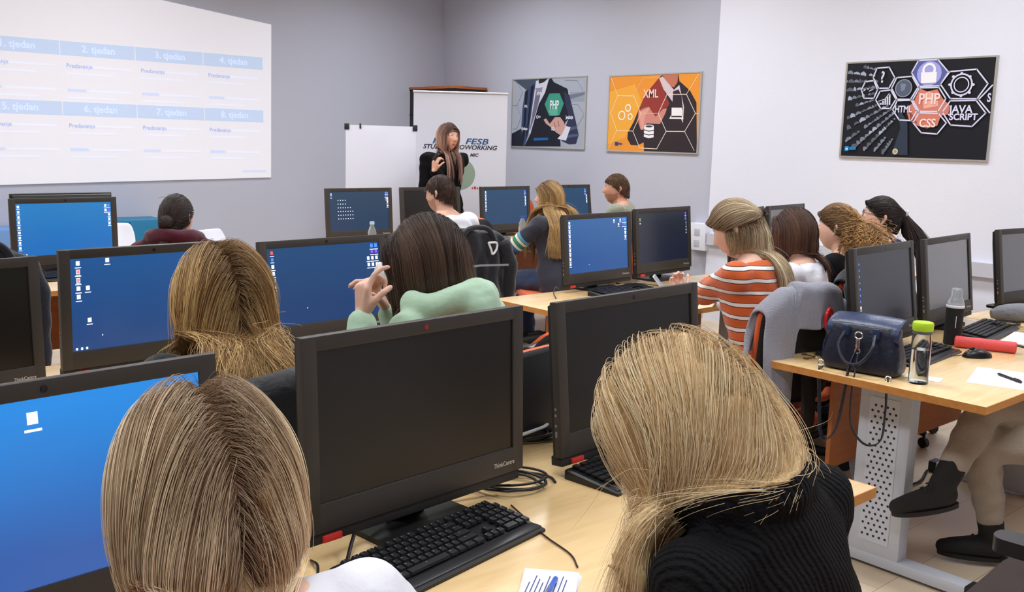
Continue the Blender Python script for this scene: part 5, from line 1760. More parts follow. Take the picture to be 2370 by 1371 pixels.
    # ---------------- clothes
    if shirt is not None:
        cp = Prim()
        torso(cp, .010, -.1, .49)
        for i, s in enumerate((-1, 1)):
            S_, E_, W_ = limb[i]
            pts, rad = [at(s * .09, -.004, .425), S_, S_ * .5 + E_ * .5, E_], [.062 * aw, .066 * aw, .058 * aw, .053 * aw]
            if sleeve >= 1:
                pts += [E_ * .5 + W_ * .5, E_ * .06 + W_ * .94]
                rad += [.049 * aw, .037 * aw]
            else:
                t = sleeve
                pts = pts[:2] + [S_ * (1 - t) + E_ * t]
                rad = rad[:2] + [.060 * aw]
            cp.chain(pts, rad)
        if neck:                                        # (height, radius) rolled collar
            for (hh, rr) in neck:
                cp.cap(nk - U * .03, nk + (hc - nk) * hh, rr + .008, rr, 18)
        if hood:
            hood(cp, dict(at=at, nk=nk, F=F, U=U, R=Rr, H=H))
        cm = cp.remesh(shirt_name, cvox, 3)
        g = np.zeros(len(cm.vertices) * 3, np.float32)
        cm.vertices.foreach_get('co', g)
        g = g.reshape(-1, 3)
        nrm = np.zeros(len(cm.vertices) * 3, np.float32)
        cm.vertices.foreach_get('normal', nrm)
        nrm = nrm.reshape(-1, 3)
        ph = P * 7
        fold = np.sin(g[:, 0] * 31 + ph[0] + 2.2 * np.sin(g[:, 2] * 17 + ph[1])) * np.sin(g[:, 1] * 27 + g[:, 2] * 38 + ph[2] + 1.7 * np.sin(g[:, 0] * 23))
        g += nrm * (fold * .0045)[:, None]
        cm.vertices.foreach_set('co', g.ravel())
        so = link(shirt_name, cm, shirt, root, world=True)
    if trousers is not None:
        tp = Prim()
        rings = []
        for (z, hw, hd, o) in prof[:3]:
            c = at(0, o, z)
            rings.append([c + Rr * math.cos(q) * (hw + .006) + F * math.sin(q) * (hd + .006) for q in np.linspace(0, 2 * PI, 24, endpoint=False)])
        tp.loft(rings)
        for (h_, kn, an) in legs:
            tp.chain([h_, h_ * .5 + kn * .5, kn, kn * .6 + an * .4, an + (kn - an) * (.26 if boots else .08)], [.090, .080, .066, .060, .052])
        tm = tp.remesh('trousers', .010, 3)
        g = np.zeros(len(tm.vertices) * 3, np.float32)
        tm.vertices.foreach_get('co', g)
        g = g.reshape(-1, 3)
        nrm = np.zeros(len(tm.vertices) * 3, np.float32)
        tm.vertices.foreach_get('normal', nrm)
        g += nrm.reshape(-1, 3) * (np.sin(g[:, 2] * 62 + 2.5 * np.sin(g[:, 0] * 31) + 2 * np.sin(g[:, 1] * 27)) * .0028 + np.sin(g[:, 0] * 47 + g[:, 2] * 29) * .002)[:, None]
        tm.vertices.foreach_set('co', g.ravel())
        link('trousers', tm, trousers, root, world=True)
    if shoes is not None:
        for (h_, kn, an), fd in zip(legs, feet):
            sp = Prim()
            dn = V3(0, 0, -1) - fd * (V3(0, 0, -1) @ fd)
            dn = unit(dn)
            sp.cap(an + (kn - an) * (.30 if boots else .14), an, .048 if boots else .046, .045, 16)
            sp.chain([an - fd * .012 + dn * .030, an + fd * .06 + dn * .040, an + fd * .13 + dn * .050, an + fd * .165 + dn * .054], [.044, .042, .036, .030])
            sm = sp.remesh('shoe', .007, 3)
            s0 = link('shoe', sm, shoes, root, world=True)
            lr = np.cross(fd, -dn)
            sb = MB()
            base = an + dn * .072
            out = []
            for t_ in np.linspace(0, 2 * PI, 22, endpoint=False):
                yy = .062 + .125 * math.cos(t_)
                xx = (.040 + .006 * math.cos(t_)) * math.sin(t_)
                out.append((xx, yy))
            sb.loft([[base + lr * x_ + fd * y_ + dn * z_ for (x_, y_) in out] for z_ in (-.004, .012)])
            sb.build('sole', mat('rubber_sole', (24, 22, 22), .6), s0, ang=.6, world=True)
            lb = MB()
            for q_ in range(4):
                c_ = an + fd * (.045 + .022 * q_) + dn * (-.008 + .013 * q_)
                lb.tube([c_ - lr * .022, c_ - dn * .012, c_ + lr * .022], .0028, 6)
            lb.build('laces', mat('lace_black', (40, 38, 38), .7), s0, world=True)
    tc = at(0, 0, .25)
    colb = [(sh[0], sh[1], .072), (at(-.07, .0, .40), at(.07, .0, .40), .118), (at(-.06, 0, .05), at(-.05, 0, .36), .115), (at(.06, 0, .05), at(.05, 0, .36), .115), (nk, hc, .056)] + [(l_[0], l_[1], .068) for l_ in limb]
    colb = [(a_, b_, r_ + (.014 if r_ > .06 else .0)) for (a_, b_, r_) in colb]
    cols = [(sh[0], sh[1], .062), (at(-.08, .0, .33), at(.08, .0, .33), .112), (at(-.06, 0, .05), at(-.05, 0, .30), .112), (at(.06, 0, .05), at(.05, 0, .30), .112), (nk, hc, .056)] + [(l_[0], l_[1], .068) for l_ in limb]
    cols = [(a_, b_, r_ + (.014 if r_ > .06 else .0)) for (a_, b_, r_) in cols]
    return dict(root=root, H=H, at=at, nk=nk, U=U, F=F, R=Rr, f=f, r=r, P=P, limb=limb, cols=colb, cols_s=cols, sh=sh)


def glasses(p, label=None):
    H = p['H']
    g = MB()
    for s in (-1, 1):
        ring = [H.w((s * .031 + .024 * math.cos(a), .092 - .25 * abs(s * .031 + .024 * math.cos(a)) ** 2 * 10 * .4, .013 + .018 * math.sin(a))) for a in np.linspace(0, 2 * PI, 18, endpoint=False)]
        g.tube(ring, .0018, 6, closed=True)
        g.tube([H.w((s * .055, .085, .018)), H.w((s * .079, .03, .020)), H.w((s * .081, -.012, .018)), H.w((s * .079, -.028, .004))], .0017, 6)
    g.tube([H.w((-.008, .094, .016)), H.w((0, .097, .018)), H.w((.008, .094, .016))], .0016, 6)
    return g.build('eyeglasses', mat('glasses_frame', (70, 38, 36), .3), p['root'], ang=2, world=True)

# ------------------------------------------------------------------ hair materials
HM = {}
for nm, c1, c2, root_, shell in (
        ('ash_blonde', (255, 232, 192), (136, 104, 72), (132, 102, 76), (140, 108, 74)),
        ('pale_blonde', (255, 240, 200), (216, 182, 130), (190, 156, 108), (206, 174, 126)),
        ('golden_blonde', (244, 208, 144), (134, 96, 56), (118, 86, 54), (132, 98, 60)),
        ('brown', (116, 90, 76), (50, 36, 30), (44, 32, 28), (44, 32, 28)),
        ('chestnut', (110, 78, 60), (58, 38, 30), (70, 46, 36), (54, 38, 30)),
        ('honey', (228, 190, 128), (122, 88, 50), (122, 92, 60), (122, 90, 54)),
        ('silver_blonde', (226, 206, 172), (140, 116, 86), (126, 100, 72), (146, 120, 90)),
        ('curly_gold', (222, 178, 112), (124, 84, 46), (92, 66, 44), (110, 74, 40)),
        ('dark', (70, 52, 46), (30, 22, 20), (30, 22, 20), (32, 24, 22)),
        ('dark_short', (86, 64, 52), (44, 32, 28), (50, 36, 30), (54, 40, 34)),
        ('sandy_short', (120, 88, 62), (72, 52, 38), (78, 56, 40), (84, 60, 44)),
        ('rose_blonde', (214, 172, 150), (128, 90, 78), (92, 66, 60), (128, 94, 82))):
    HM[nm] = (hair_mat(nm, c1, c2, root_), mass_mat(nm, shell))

KNIT = cloth('black_knit', (16, 15, 17), bump=(220, .5), sheen=0)
_nt = KNIT.node_tree
_tc = _nt.nodes.new('ShaderNodeTexCoord')
_mp = _nt.nodes.new('ShaderNodeMapping')
_mp.inputs['Rotation'].default_value = (0, .12, -.35)
_wv = _nt.nodes.new('ShaderNodeTexWave')
_wv.inputs['Scale'].default_value = 34
_wv.inputs['Distortion'].default_value = 1.2
_wv.inputs['Detail'].default_value = 1
_b2 = _nt.nodes.new('ShaderNodeBump')
_b2.inputs['Strength'].default_value = .55
_b2.inputs['Distance'].default_value = .006
_nt.links.new(_tc.outputs['Object'], _mp.inputs['Vector'])
_nt.links.new(_mp.outputs['Vector'], _wv.inputs['Vector'])
_nt.links.new(_wv.outputs['Fac'], _b2.inputs['Height'])
_nt.links.new([n for n in _nt.nodes if n.type == 'BUMP' and n != _b2][0].outputs['Normal'], _b2.inputs['Normal'])
_nt.links.new(_b2.outputs['Normal'], _nt.nodes['Principled BSDF'].inputs['Normal'])
WHITE = cloth('white_cotton', (226, 226, 234), bump=(30, .4))
JEANS = cloth('blue_denim', (52, 66, 96), bump=(300, .3))
DARKT = cloth('dark_trousers', (34, 34, 40))
SHOE = mat('black_leather', (26, 25, 25), .5, bump=(80, .2))

# 1: foreground left, long ash blonde hair over a white shirt
p1 = person('blonde woman in a white shirt seen from behind in the left foreground, long straight hair', (.447, 1.051, 1.235), yaw=-8, lean=16, neck_len=.018, head=(0, 16, 0), shirt=WHITE, shirt_name='shirt', trousers=JEANS, shoes=SHOE, hair_c=(128, 100, 72), arms=((.36, 1.02, .64), (.58, 1.02, .64)))
H = p1['H']
mk = dict(colliders=p1['cols_s'], hl=(.42, -.2, -.7), pk=.30)
a = grow(H, 30000, .60, 1, part=.004, flare=.16, layer=.022, away=1.0, back=.7, clump=.5, clumps=260, steps=28, puff=.006, frizz=.003, **mk)
b = grow(H, 3500, .52, 2, part=.004, flare=.18, layer=.030, away=.9, back=.6, clump=.4, clumps=300, steps=26, puff=.008, frizz=.010, **mk)
hair(p1['root'], H, *HM['ash_blonde'], [a, b], .00034, shell_r=.011, voxel=.007)

# 2: foreground right, pale blonde hair, black ribbed jumper, head bent to the left
def collar2(cp, q):
    for k in range(26):
        t0, t1 = 2 * PI * k / 26, 2 * PI * (k + 1) / 26
        e = lambda t: q['nk'] + q['R'] * .088 * math.cos(t) + q['F'] * .080 * math.sin(t) + q['U'] * (.012 + .012 * math.sin(t))
        cp.cap(e(t0), e(t1), .030, .030, 10)


p2 = person('blonde woman in a black ribbed jumper leaning over the desk in the right foreground', (1.022, .855, 1.25), yaw=4, lean=20, side=-6, head=(8, 26, -16), shirt=KNIT, shirt_name='ribbed_jumper', trousers=DARKT, shoes=SHOE, hair_c=(168, 134, 88), hood=collar2, thick=.93, elbows=((-.1, -.3, -1), (.0, -.4, -1)), arms=((.96, .95, .64), (1.10, .96, .64)))
H = p2['H']
mk = dict(colliders=p2['cols'], hl=(.42, -.2, -.7))
lf = -p2['r']
ls = p2['sh'][0]
drape = ls + p2['f'] * .09 + lf * .035 + V3(0, 0, .03)
napel = p2['nk'] + lf * .045 - p2['f'] * .03 + V3(0, 0, .03)
att = [(napel, .9, .22, .5), (drape, 1.6, .30, .72)]
a = grow(H, 30000, .50, 3, part=.022, layer=.024, away=1.0, back=.30, bias=tuple(lf * .18 + p2['f'] * .04), attract=att, pref_v=lf * .9 + p2['f'] * .25, clump=.5, clumps=220, steps=30, puff=.004, frizz=.004, **mk)
b = grow(H, 2500, .42, 4, part=.022, layer=.034, away=1.0, back=.4, bias=tuple(lf * .2), attract=att, pref_v=lf * .9 + p2['f'] * .25, clump=.3, clumps=400, steps=26, puff=.008, frizz=.016, **mk)


def keep_left(st):
    S, tn = st
    bad = np.zeros(len(S), bool)
    for k in range(8, S.shape[1]):
        e = S[:, k] - p2['nk']
        bad |= (e @ p2['r'] > -.02) & (e @ p2['f'] < .05) & (S[:, k, 2] < p2['nk'][2] + .005)
    return S[~bad], tn[~bad]


a, b = keep_left(a), keep_left(b)
hair(p2['root'], H, *HM['pale_blonde'], [a, b], .00034, shell_r=.011, voxel=.007)

# 3: middle left, golden blonde waves
p3 = person('blonde woman with wavy hair and a dark jacket facing the blue screen at middle left', (1.0, 2.19, 1.258), yaw=-8, lean=10, head=(6, 4, 0), shirt=cloth('charcoal_quilt', (30, 31, 36), bump=(90, .5)), shirt_name='jacket', trousers=DARKT, shoes=SHOE, hair_c=(112, 82, 52), arms=((.86, 2.70, .80), (1.24, 2.70, .80)))
H = p3['H']
mk = dict(colliders=p3['cols'], hl=(.42, -.2, -.7), pk=.35)
a = grow(H, 15000, .60, 5, part=-.004, flare=.30, layer=.026, away=1.0, back=.6, clump=.66, clumps=150, wave=(.010, 1.6), steps=28, puff=.012, frizz=.005, **mk)
b = grow(H, 2500, .54, 6, part=-.004, flare=.34, layer=.036, away=.9, back=.5, clump=.5, clumps=260, wave=(.014, 2.0), steps=26, puff=.016, frizz=.014, **mk)
hair(p3['root'], H, *HM['golden_blonde'], [a, b], .00055, shell_r=.012, voxel=.008)

# 4: mint hoodie, raised left hand, drinking
def hood4(cp, q):
    for k in range(22):
        t0, t1 = PI * (.95 + 1.1 * k / 22) , PI * (.95 + 1.1 * (k + 1) / 22)
        e = lambda t: q['nk'] + q['R'] * .120 * math.cos(t) + q['F'] * (.10 * math.sin(t) - .01) + q['U'] * (.005 + .022 * math.sin(t * 3) * .4)
        cp.cap(e(t0), e(t1), .040, .040, 12)
    cp.cap(q['nk'] - q['F'] * .11 - q['U'] * .02, q['nk'] - q['F'] * .13 - q['U'] * .13, .07, .05, 14)


MINT = cloth('mint_fleece', (176, 206, 178), bump=(26, .45))
p4 = person('brown-haired woman in a mint green hoodie raising her left hand beside the navy screen', (1.575, 2.145, 1.318), yaw=10, lean=10, side=-2, head=(28, 6, -8), shirt=MINT, shirt_name='hoodie', trousers=JEANS, shoes=SHOE, hair_c=(48, 36, 32), hood=hood4, voxel=.0048,
            arms=((1.335, 2.085, 1.075), (1.60, 2.36, 1.02)), elbows=((-.5, -.3, -1), (.2, -.3, -1)),
            hands=(dict(d=V3(.02, .0, 1), pn=V3(.80, -.1, .1), side=V3(.25, -.9, .2), curls=(.50, 1.15, 1.25, 1.25), thumb=.6, thumb_curl=.5, spread=.04, scale=.95), dict(d=V3(-.35, .25, .8), pn=V3(-.3, .1, .1), side=V3(-.2, -.6, .6), curls=(.6, .6, .6, .6))))
H = p4['H']
mk = dict(colliders=p4['cols'], hl=(.42, -.2, -.7))
a = grow(H, 15000, .40, 7, part=.014, bias=tuple(p4['r'] * .16), layer=.020, away=1.0, back=.5, clump=.35, clumps=170, steps=26, puff=.008, frizz=.0025, lenvar=.14, **mk)
hair(p4['root'], H, *HM['brown'], [a], .00055, shell_r=.011, voxel=.0075)

# 5: man in a white T-shirt, glasses
p5 = person('man with short dark hair, glasses and a white T-shirt seated in front of the presenter', (3.67, 4.84, 1.312), yaw=6, lean=10, head=(12, 2, 0), male=True, shirt=WHITE, shirt_name='tshirt', sleeve=.75, trousers=DARKT, shoes=SHOE, hair_c=(54, 40, 34), skin=(224, 176, 152), beard=(92, 66, 56), voxel=.006)
H = p5['H']
a = grow(H, 5200, .022, 8, hl=(.50, .02, -.42), layer=.010, clump=.2, steps=6, short=True, frizz=.002, colliders=())
hair(p5['root'], H, *HM['dark_short'], [a], .0008, shell_r=.006, shell_n=900, voxel=.006)
glasses(p5)

# 6: honey blonde girl with striped sleeve
GREYT = cloth('charcoal_sweat', (58, 58, 68), bump=(40, .4))
p6 = person('long-haired honey blonde woman in a charcoal top with striped sleeves, looking left', (4.87, 5.095, 1.25), yaw=6, lean=6, head=(42, -2, 0), shirt=GREYT, shirt_name='sweatshirt', trousers=JEANS, shoes=SHOE, hair_c=(120, 92, 60), voxel=.0055, arms=((4.74, 5.42, .80), (4.92, 5.48, .80)), elbows=((-.7, -.25, -.6), None))
H = p6['H']
mk = dict(colliders=[(a_, b_, r_ + (.03 if r_ > .1 else .01)) for (a_, b_, r_) in p6['cols']], hl=(.5, -.1, -.7))
a = grow(H, 6500, .66, 9, part=0, layer=.020, away=.9, back=1.0,   clump=.55, clumps=90, steps=28, puff=.006, frizz=.004, **mk)
# the long lengths hang free down the back and near shoulder
q_ = np.random.default_rng(66)
bk, sd = -(p6['f'] * .8 + p6['r'] * .6), p6['r'] * .8 - p6['f'] * .6
bk, sd = unit(bk), unit(sd)
cur, tn = [], []
for k in range(150):
    a0, ln, t0 = q_.uniform(-.75, 1.0), q_.uniform(0, .16), q_.random()
    for j in range(26):
        a_ = a0 + q_.normal(0, .05)
        S0 = H.c + sd * .080 * a_ + bk * (.094 * math.sqrt(max(0, 1 - min(1, a_ * a_) * .75))) + V3(0, 0, .01 + .03 * q_.random())
        c1 = S0 + bk * .012 + V3(0, 0, -.10)
        c2 = np.array([p6['nk'][0], p6['nk'][1], .96]) + sd * (.088 * a_ + .004) + bk * (.150 + .012 * q_.random())
        c3 = np.array([p6['nk'][0], p6['nk'][1], .70 + ln + .02 * q_.random()]) + sd * (.070 * a0 + .016 * q_.normal()) + bk * (.165 + .012 * q_.random())
        cur.append([tuple(v_) for v_ in spline([S0, c1, c2, c3], 9)][:28])
        tn.append(min(1, max(0, .7 * t0 + .3 * q_.random())))
hair(p6['root'], H, *HM['honey'], [a, (np.array(cur), np.array(tn))], .0009, shell_r=.011, voxel=.008)
S_, E_, W_ = p6['limb'][0]
for k, c in enumerate(((92, 160, 190), (226, 224, 196), (54, 140, 110), (226, 224, 196), (60, 96, 170))):
    t = .55 + .085 * k
    q0, q1 = S_ + (E_ - S_) * t, S_ + (E_ - S_) * (t + .07)
    MB().cone(q0, q1, .0645 - .006 * t, .0640 - .006 * t, 18).build('sleeve_stripe', mat('stripe_%d' % c[0], c, .9), p6['root'], world=True)

# 7: man in a grey-green shirt
p7 = person('short-haired bearded man in a grey-green shirt at the back, looking left', (5.60, 5.11, 1.305), yaw=30, lean=2, neck_len=.015, head=(20, -2, 0), male=True, shirt=cloth('grey_green', (138, 140, 122), bump=(40, .4)), shirt_name='shirt', trousers=DARKT, shoes=SHOE, hair_c=(84, 60, 44), skin=(222, 164, 138), beard=(120, 78, 58), voxel=.0055)
H = p7['H']
a = grow(H, 5200, .020, 10, hl=(.50, .02, -.42), layer=.010, clump=.2, steps=6, short=True, frizz=.002, colliders=())
hair(p7['root'], H, *HM['sandy_short'], [a], .0008, shell_r=.006, shell_n=900, voxel=.006)

# 8: the presenter
BLK = cloth('black_jersey', (15, 14, 16), bump=(50, .3), sheen=0)
p8 = person('standing presenter in a black turtleneck with long rose blonde hair and a raised right hand', (5.11, 6.64, 1.672), yaw=164, lean=0, head=(22, -2, -3), stand=True, hip_z=.92, shirt=BLK, shirt_name='turtleneck', trousers=cloth('black_trousers', (18, 18, 20)), shoes=SHOE, hair_c=(96, 70, 62), skin=(226, 172, 146), voxel=.005, neck=((.22, .060), (.5, .056)), lipc=(176, 78, 82),
            arms=((4.855, 6.49, 1.275), None), elbows=((-.6, .4, -1), (.5, .3, -.2)), hands=(dict(d=V3(.05, -.1, 1), pn=V3(.8, .1, 0), side=V3(.1, -1, 0), curls=(.75, .8, .85, .9), thumb=.6), None))
H = p8['H']
mk = dict(colliders=p8['cols'], hl=(.66, .06, -.7), front_at=.1)
fr_ = tuple(p8['f'] * .16)
a = grow(H, 5600, .56, 12, part=.018, layer=.016, away=1.1, back=.4, clump=.5, clumps=80, steps=28, puff=.004, frizz=.004, bias=tuple(p8['f'] * .05), **mk)
hair(p8['root'], H, *HM['rose_blonde'], [a], .0009, shell_r=.009, voxel=.007)

# 9: orange striped top, half-up blonde
def stripe_mat():
    m = cloth('orange_stripes', (206, 96, 48), bump=(200, .2))
    nt = m.node_tree
    b_ = nt.nodes['Principled BSDF']
    ge = nt.nodes.new('ShaderNodeNewGeometry')
    sp = nt.nodes.new('ShaderNodeSeparateXYZ')
    no = nt.nodes.new('ShaderNodeTexNoise')
    no.inputs['Scale'].default_value = 5
    ad = nt.nodes.new('ShaderNodeMath')
    ad.operation = 'MULTIPLY_ADD'
    ad.inputs[1].default_value = .035
    mu = nt.nodes.new('ShaderNodeMath')
    mu.operation = 'MULTIPLY'
    mu.inputs[1].default_value = 1 / .052
    fr = nt.nodes.new('ShaderNodeMath')
    fr.operation = 'FRACT'
    cr = nt.nodes.new('ShaderNodeValToRGB')
    cr.color_ramp.interpolation = 'CONSTANT'
    e = cr.color_ramp.elements
    e[0].position, e[0].color = 0, rgb(206, 96, 48)
    e[1].position, e[1].color = .58, rgb(40, 24, 24)
    for p_, c_ in ((.64, (236, 230, 226)), (.90, (40, 24, 24)), (.95, (206, 96, 48))):
        q = e.new(p_)
        q.color = rgb(*c_)
    nt.links.new(ge.outputs['Position'], sp.inputs[0])
    nt.links.new(ge.outputs['Position'], no.inputs['Vector'])
    nt.links.new(no.outputs['Fac'], ad.inputs[0])
    nt.links.new(sp.outputs['Z'], ad.inputs[2])
    nt.links.new(ad.outputs[0], mu.inputs[0])
    nt.links.new(mu.outputs[0], fr.inputs[0])
    nt.links.new(fr.outputs[0], cr.inputs['Fac'])
    nt.links.new(cr.outputs['Color'], b_.inputs['Base Color'])
    return m


p9 = person('woman in an orange striped top with half-tied blonde hair looking down at her phone', (3.33, 2.42, 1.30), yaw=8, lean=10, head=(14, 24, 0), shirt=stripe_mat(), shirt_name='striped_top', trousers=JEANS, shoes=SHOE, hair_c=(136, 110, 80), voxel=.0055, arms=((3.55, 2.92, .80), (3.70, 2.93, .79)), hands=(dict(d=V3(.3, .6, .25), pn=V3(-.3, -.3, 1), side=V3(.6, -.3, .2), curls=(1.0, 1.0, 1.0, 1.0)), None))
H = p9['H']
mk = dict(colliders=p9['cols'], hl=(.42, -.15, -.7))
TIE9 = (0, -.125, .030)
top9 = lambda d: (d[:, 2] > .10) & (d[:, 1] > -.9)
a = grow(H, 8000, .55, 13, part=0, layer=.018, away=.5, back=1.0, clump=.5, clumps=130, steps=30, puff=.008, frizz=.003, tie=TIE9, tie_frac=top9, after=(0, 0, -1), after_spread=.03, **mk)
hair(p9['root'], H, *HM['silver_blonde'], [a], .0007, shell_r=.010, voxel=.0075)
tb = MB()
tb.tube([H.w((.014 * math.cos(q), -.137 + .004 * math.sin(q * 2), .030 + .014 * math.sin(q))) for q in np.linspace(0, 2 * PI, 14, endpoint=False)], .005, 8, closed=True)
tb.build('hair_tie', mat('hair_tie_brown', (46, 26, 24), .6), p9['root'], world=True)

# 10: brown straight hair, white shirt
p10 = person('brown-haired woman in a white shirt in front of the grey edge-on screen', (3.98, 2.50, 1.255), yaw=12, lean=8, head=(8, 0, 0), shirt=WHITE, shirt_name='shirt', trousers=JEANS, shoes=SHOE, hair_c=(70, 48, 38), voxel=.006)
H = p10['H']
mk = dict(colliders=p10['cols'], hl=(.5, -.05, -.7))
a = grow(H, 7000, .46, 14, part=.0, layer=.016, away=1.0, back=.8, clump=.5, clumps=100, steps=26, puff=.006, frizz=.003, **mk)
hair(p10['root'], H, *HM['chestnut'], [a], .0008, shell_r=.010, voxel=.0075)

# 11: curly ponytail
p11 = person('woman with a curly golden ponytail and a black top next to the wall side desk', (4.46, 2.56, 1.262), yaw=10, lean=8, head=(2, 2, 0), shirt=BLK, shirt_name='jumper', trousers=JEANS, shoes=SHOE, hair_c=(92, 66, 46), voxel=.006)
H = p11['H']
mk = dict(colliders=p11['cols'], hl=(.5, -.05, -.6))
a = grow(H, 5200, .46, 15, part=0, layer=.012, away=.2, back=1.2, clump=.6, clumps=90, steps=44, frizz=.006, tie=(0, -.128, .035), after=(0, 0, -1), after_spread=.14, curl=(.012, 7), **mk)
hair(p11['root'], H, *HM['curly_gold'], [a], .0009, shell_r=.011, voxel=.0085)

# 12: ponytail, glasses, chin on hand
c12 = V3(4.93, 2.555, 1.292)
p12 = person('woman with glasses, a dark ponytail and a navy top resting her chin on her hand', c12, yaw=18, lean=16, head=(12, -10, 0), shirt=cloth('navy', (34, 48, 76), bump=(40, .3)), shirt_name='jumper', trousers=JEANS, shoes=SHOE, hair_c=(58, 44, 36), voxel=.005, arms=((4.735, 2.62, 1.005), (4.745, 2.53, 1.0)), elbows=((-.3, .5, -1), (.6, .6, -1)),
             hands=(dict(d=V3(-.1, .1, 1), pn=V3(.5, -.5, 0), side=V3(.4, -.6, .3), curls=(1.1, 1.2, 1.2, 1.2)), dict(d=V3(.3, -.3, .8), pn=V3(.1, -.3, .9), side=V3(-.5, .3, 0), curls=(.9, 1.0, 1.0, 1.0))))
H = p12['H']
mk = dict(colliders=p12['cols'], hl=(.5, -.05, -.6))
a = grow(H, 6000, .40, 17, part=0, layer=.008, away=.2, back=1.2, clump=.5, clumps=80, steps=34, frizz=.003, tie=(0, -.118, .055), after=tuple(-p12['f'] * .55 + V3(0, 0, -1)), after_spread=.05, **mk)
hair(p12['root'], H, *HM['dark'], [a], .0008, shell_r=.009, voxel=.007)
tb = MB()
tb.tube([H.w((.016 * math.cos(q), -.126, .055 + .016 * math.sin(q))) for q in np.linspace(0, 2 * PI, 14, endpoint=False)], .006, 8, closed=True)
tb.build('hair_tie', mat('hair_tie_pale', (214, 210, 214), .6), p12['root'], world=True)
glasses(p12)

# 13: dark bun, maroon hoodie
def hood13(cp, q):
    for k in range(22):
        t0, t1 = PI * (.9 + 1.2 * k / 22), PI * (.9 + 1.2 * (k + 1) / 22)
        e = lambda t: q['nk'] + q['R'] * .115 * math.cos(t) + q['F'] * .10 * math.sin(t) + q['U'] * .016
        cp.cap(e(t0), e(t1), .040, .040, 12)


p13 = person('woman with a dark bun and a maroon hoodie below the projected slide', (2.01, 4.92, 1.212), yaw=-30, lean=10, head=(-18, 0, 0), shirt=cloth('maroon_fleece', (72, 24, 38), bump=(30, .4)), shirt_name='hoodie', trousers=DARKT, shoes=SHOE, hair_c=(40, 30, 28), hood=hood13, voxel=.0065)
H = p13['H']
mk = dict(colliders=p13['cols'], hl=(.5, -.05, -.6))
a = grow(H, 6000, .26, 18, part=0, layer=.012, away=.2, back=1.2, clump=.5, clumps=80, steps=26, frizz=.004, tie=(0, -.112, -.005), after=(0, 0, -1), after_spread=.02, tie_len=.03, lenvar=.4, **mk)
bs = []
g_ = np.random.default_rng(5)
for k in range(900):
    ax_ = unit(g_.normal(size=3) * V3(1, .4, 1))
    ph = g_.uniform(0, 2 * PI)
    b1 = unit(np.cross(ax_, V3(.3, 1, .2)))
    b2 = np.cross(ax_, b1)
    rr = .034 * g_.uniform(.8, 1.05)
    bs.append([H.w(V3(0, -.128, -.015) + (b1 * math.cos(ph + t) + b2 * math.sin(ph + t)) * rr * V3(1, .8, 1)) for t in np.linspace(0, 3.2, 27)])
hair(p13['root'], H, *HM['dark'], [a, (np.array(bs), g_.random(900))], .0008, shell_r=.009, voxel=.007)

# 14: person on the right with crossed legs, only the legs in view
BEI = cloth('beige_chino', (166, 152, 138), bump=(120, .5))
fd_ = fwd_of(44)
h14 = V3(3.74, 1.00, .56)
kA, aA = V3(3.53, 1.37, .650), V3(3.31, 1.415, .37)
kB, aB = V3(3.53, 1.38, .485), V3(3.655, 1.355, .105)
p14 = person('person at the right edge in beige trousers and black ankle boots with crossed legs', (3.90, .98, 1.31), yaw=44, lean=6, head=(0, 4, 0), shirt=BLK, shirt_name='jumper', trousers=BEI, shoes=mat('black_suede', (28, 27, 27), .75, bump=(300, .4)), hair_c=(60, 46, 40), voxel=.0075, boots=True, sit=(3.86, 1.0, .56),
             legs=[(V3(3.80, .96, .56), kB, aB), (V3(3.90, 1.06, .57), kA, aA)], feet=(unit(fd_ + V3(.1, .2, 0)), unit(V3(-.78, .55, -.12))), arms=((3.74, 1.12, .68), (3.98, 1.14, .68)))
H = p14['H']
a = grow(H, 2500, .3, 19, layer=.016, clump=.5, clumps=60, steps=24, colliders=p14['cols'])
hair(p14['root'], H, *HM['brown'], [a], .0008, shell_r=.011, voxel=.008)

# ------------------------------------------------------------------ their chairs
def seat_for(p, label, back=.03, m=None, dz=0, rz=None):
    f = p['f']
    c = V3(p['P'][0], p['P'][1], 0) + f * back
    a = math.atan2(-f[0], f[1]) if rz is None else rz
    return chair(label, float(c[0]), float(c[1]), a, m=m)


ch3 = seat_for(p3, 'office chair under the blonde woman with wavy hair at the middle left', .06)
seat_for(p4, 'office chair under the woman in the mint green hoodie', .06)
ch5 = seat_for(p5, 'office chair under the man in the white T-shirt, black jacket hung on it', .06, rz=math.radians(-4))
seat_for(p6, 'orange office chair under the woman with the striped sleeves', .06, rz=math.radians(62))
seat_for(p7, 'office chair under the man in the grey-green shirt', .06)
ch9 = seat_for(p9, 'office chair under the woman in the orange striped top, grey coat hung on it', .05, rz=math.radians(-12))
ch10 = seat_for(p10, 'orange office chair under the brown-haired woman in white, black coat hung on it', .05, rz=math.radians(14))
seat_for(p11, 'office chair under the woman with the curly ponytail', .05)
seat_for(p12, 'office chair under the woman with glasses and a navy top', .05)
seat_for(p13, 'office chair under the woman with the dark bun', .05)
seat_for(p14, 'orange office chair under the person in beige trousers', .04)
seat_for(p1, 'office chair under the blonde woman in the left foreground', .03)
seat_for(p2, 'office chair under the blonde woman in the black jumper', .03)
chair('empty office chair with an orange rim pushed in behind the man in the white T-shirt', 4.24, 5.46, math.radians(-8), rim=.012)
chair('empty orange office chair turned sideways beside the woman with the striped sleeve', 6.28, 7.02, math.radians(150), m=M_ORD)
chair('dark armchair whose black armrest shows in the bottom right corner', 2.52, .71, math.radians(4), arms=True, m=mat('dark_brown_upholstery', (46, 32, 28), .8))
chL = chair('empty office chair at the second row carrying a black leather jacket', 2.07, 2.22, math.radians(-6))

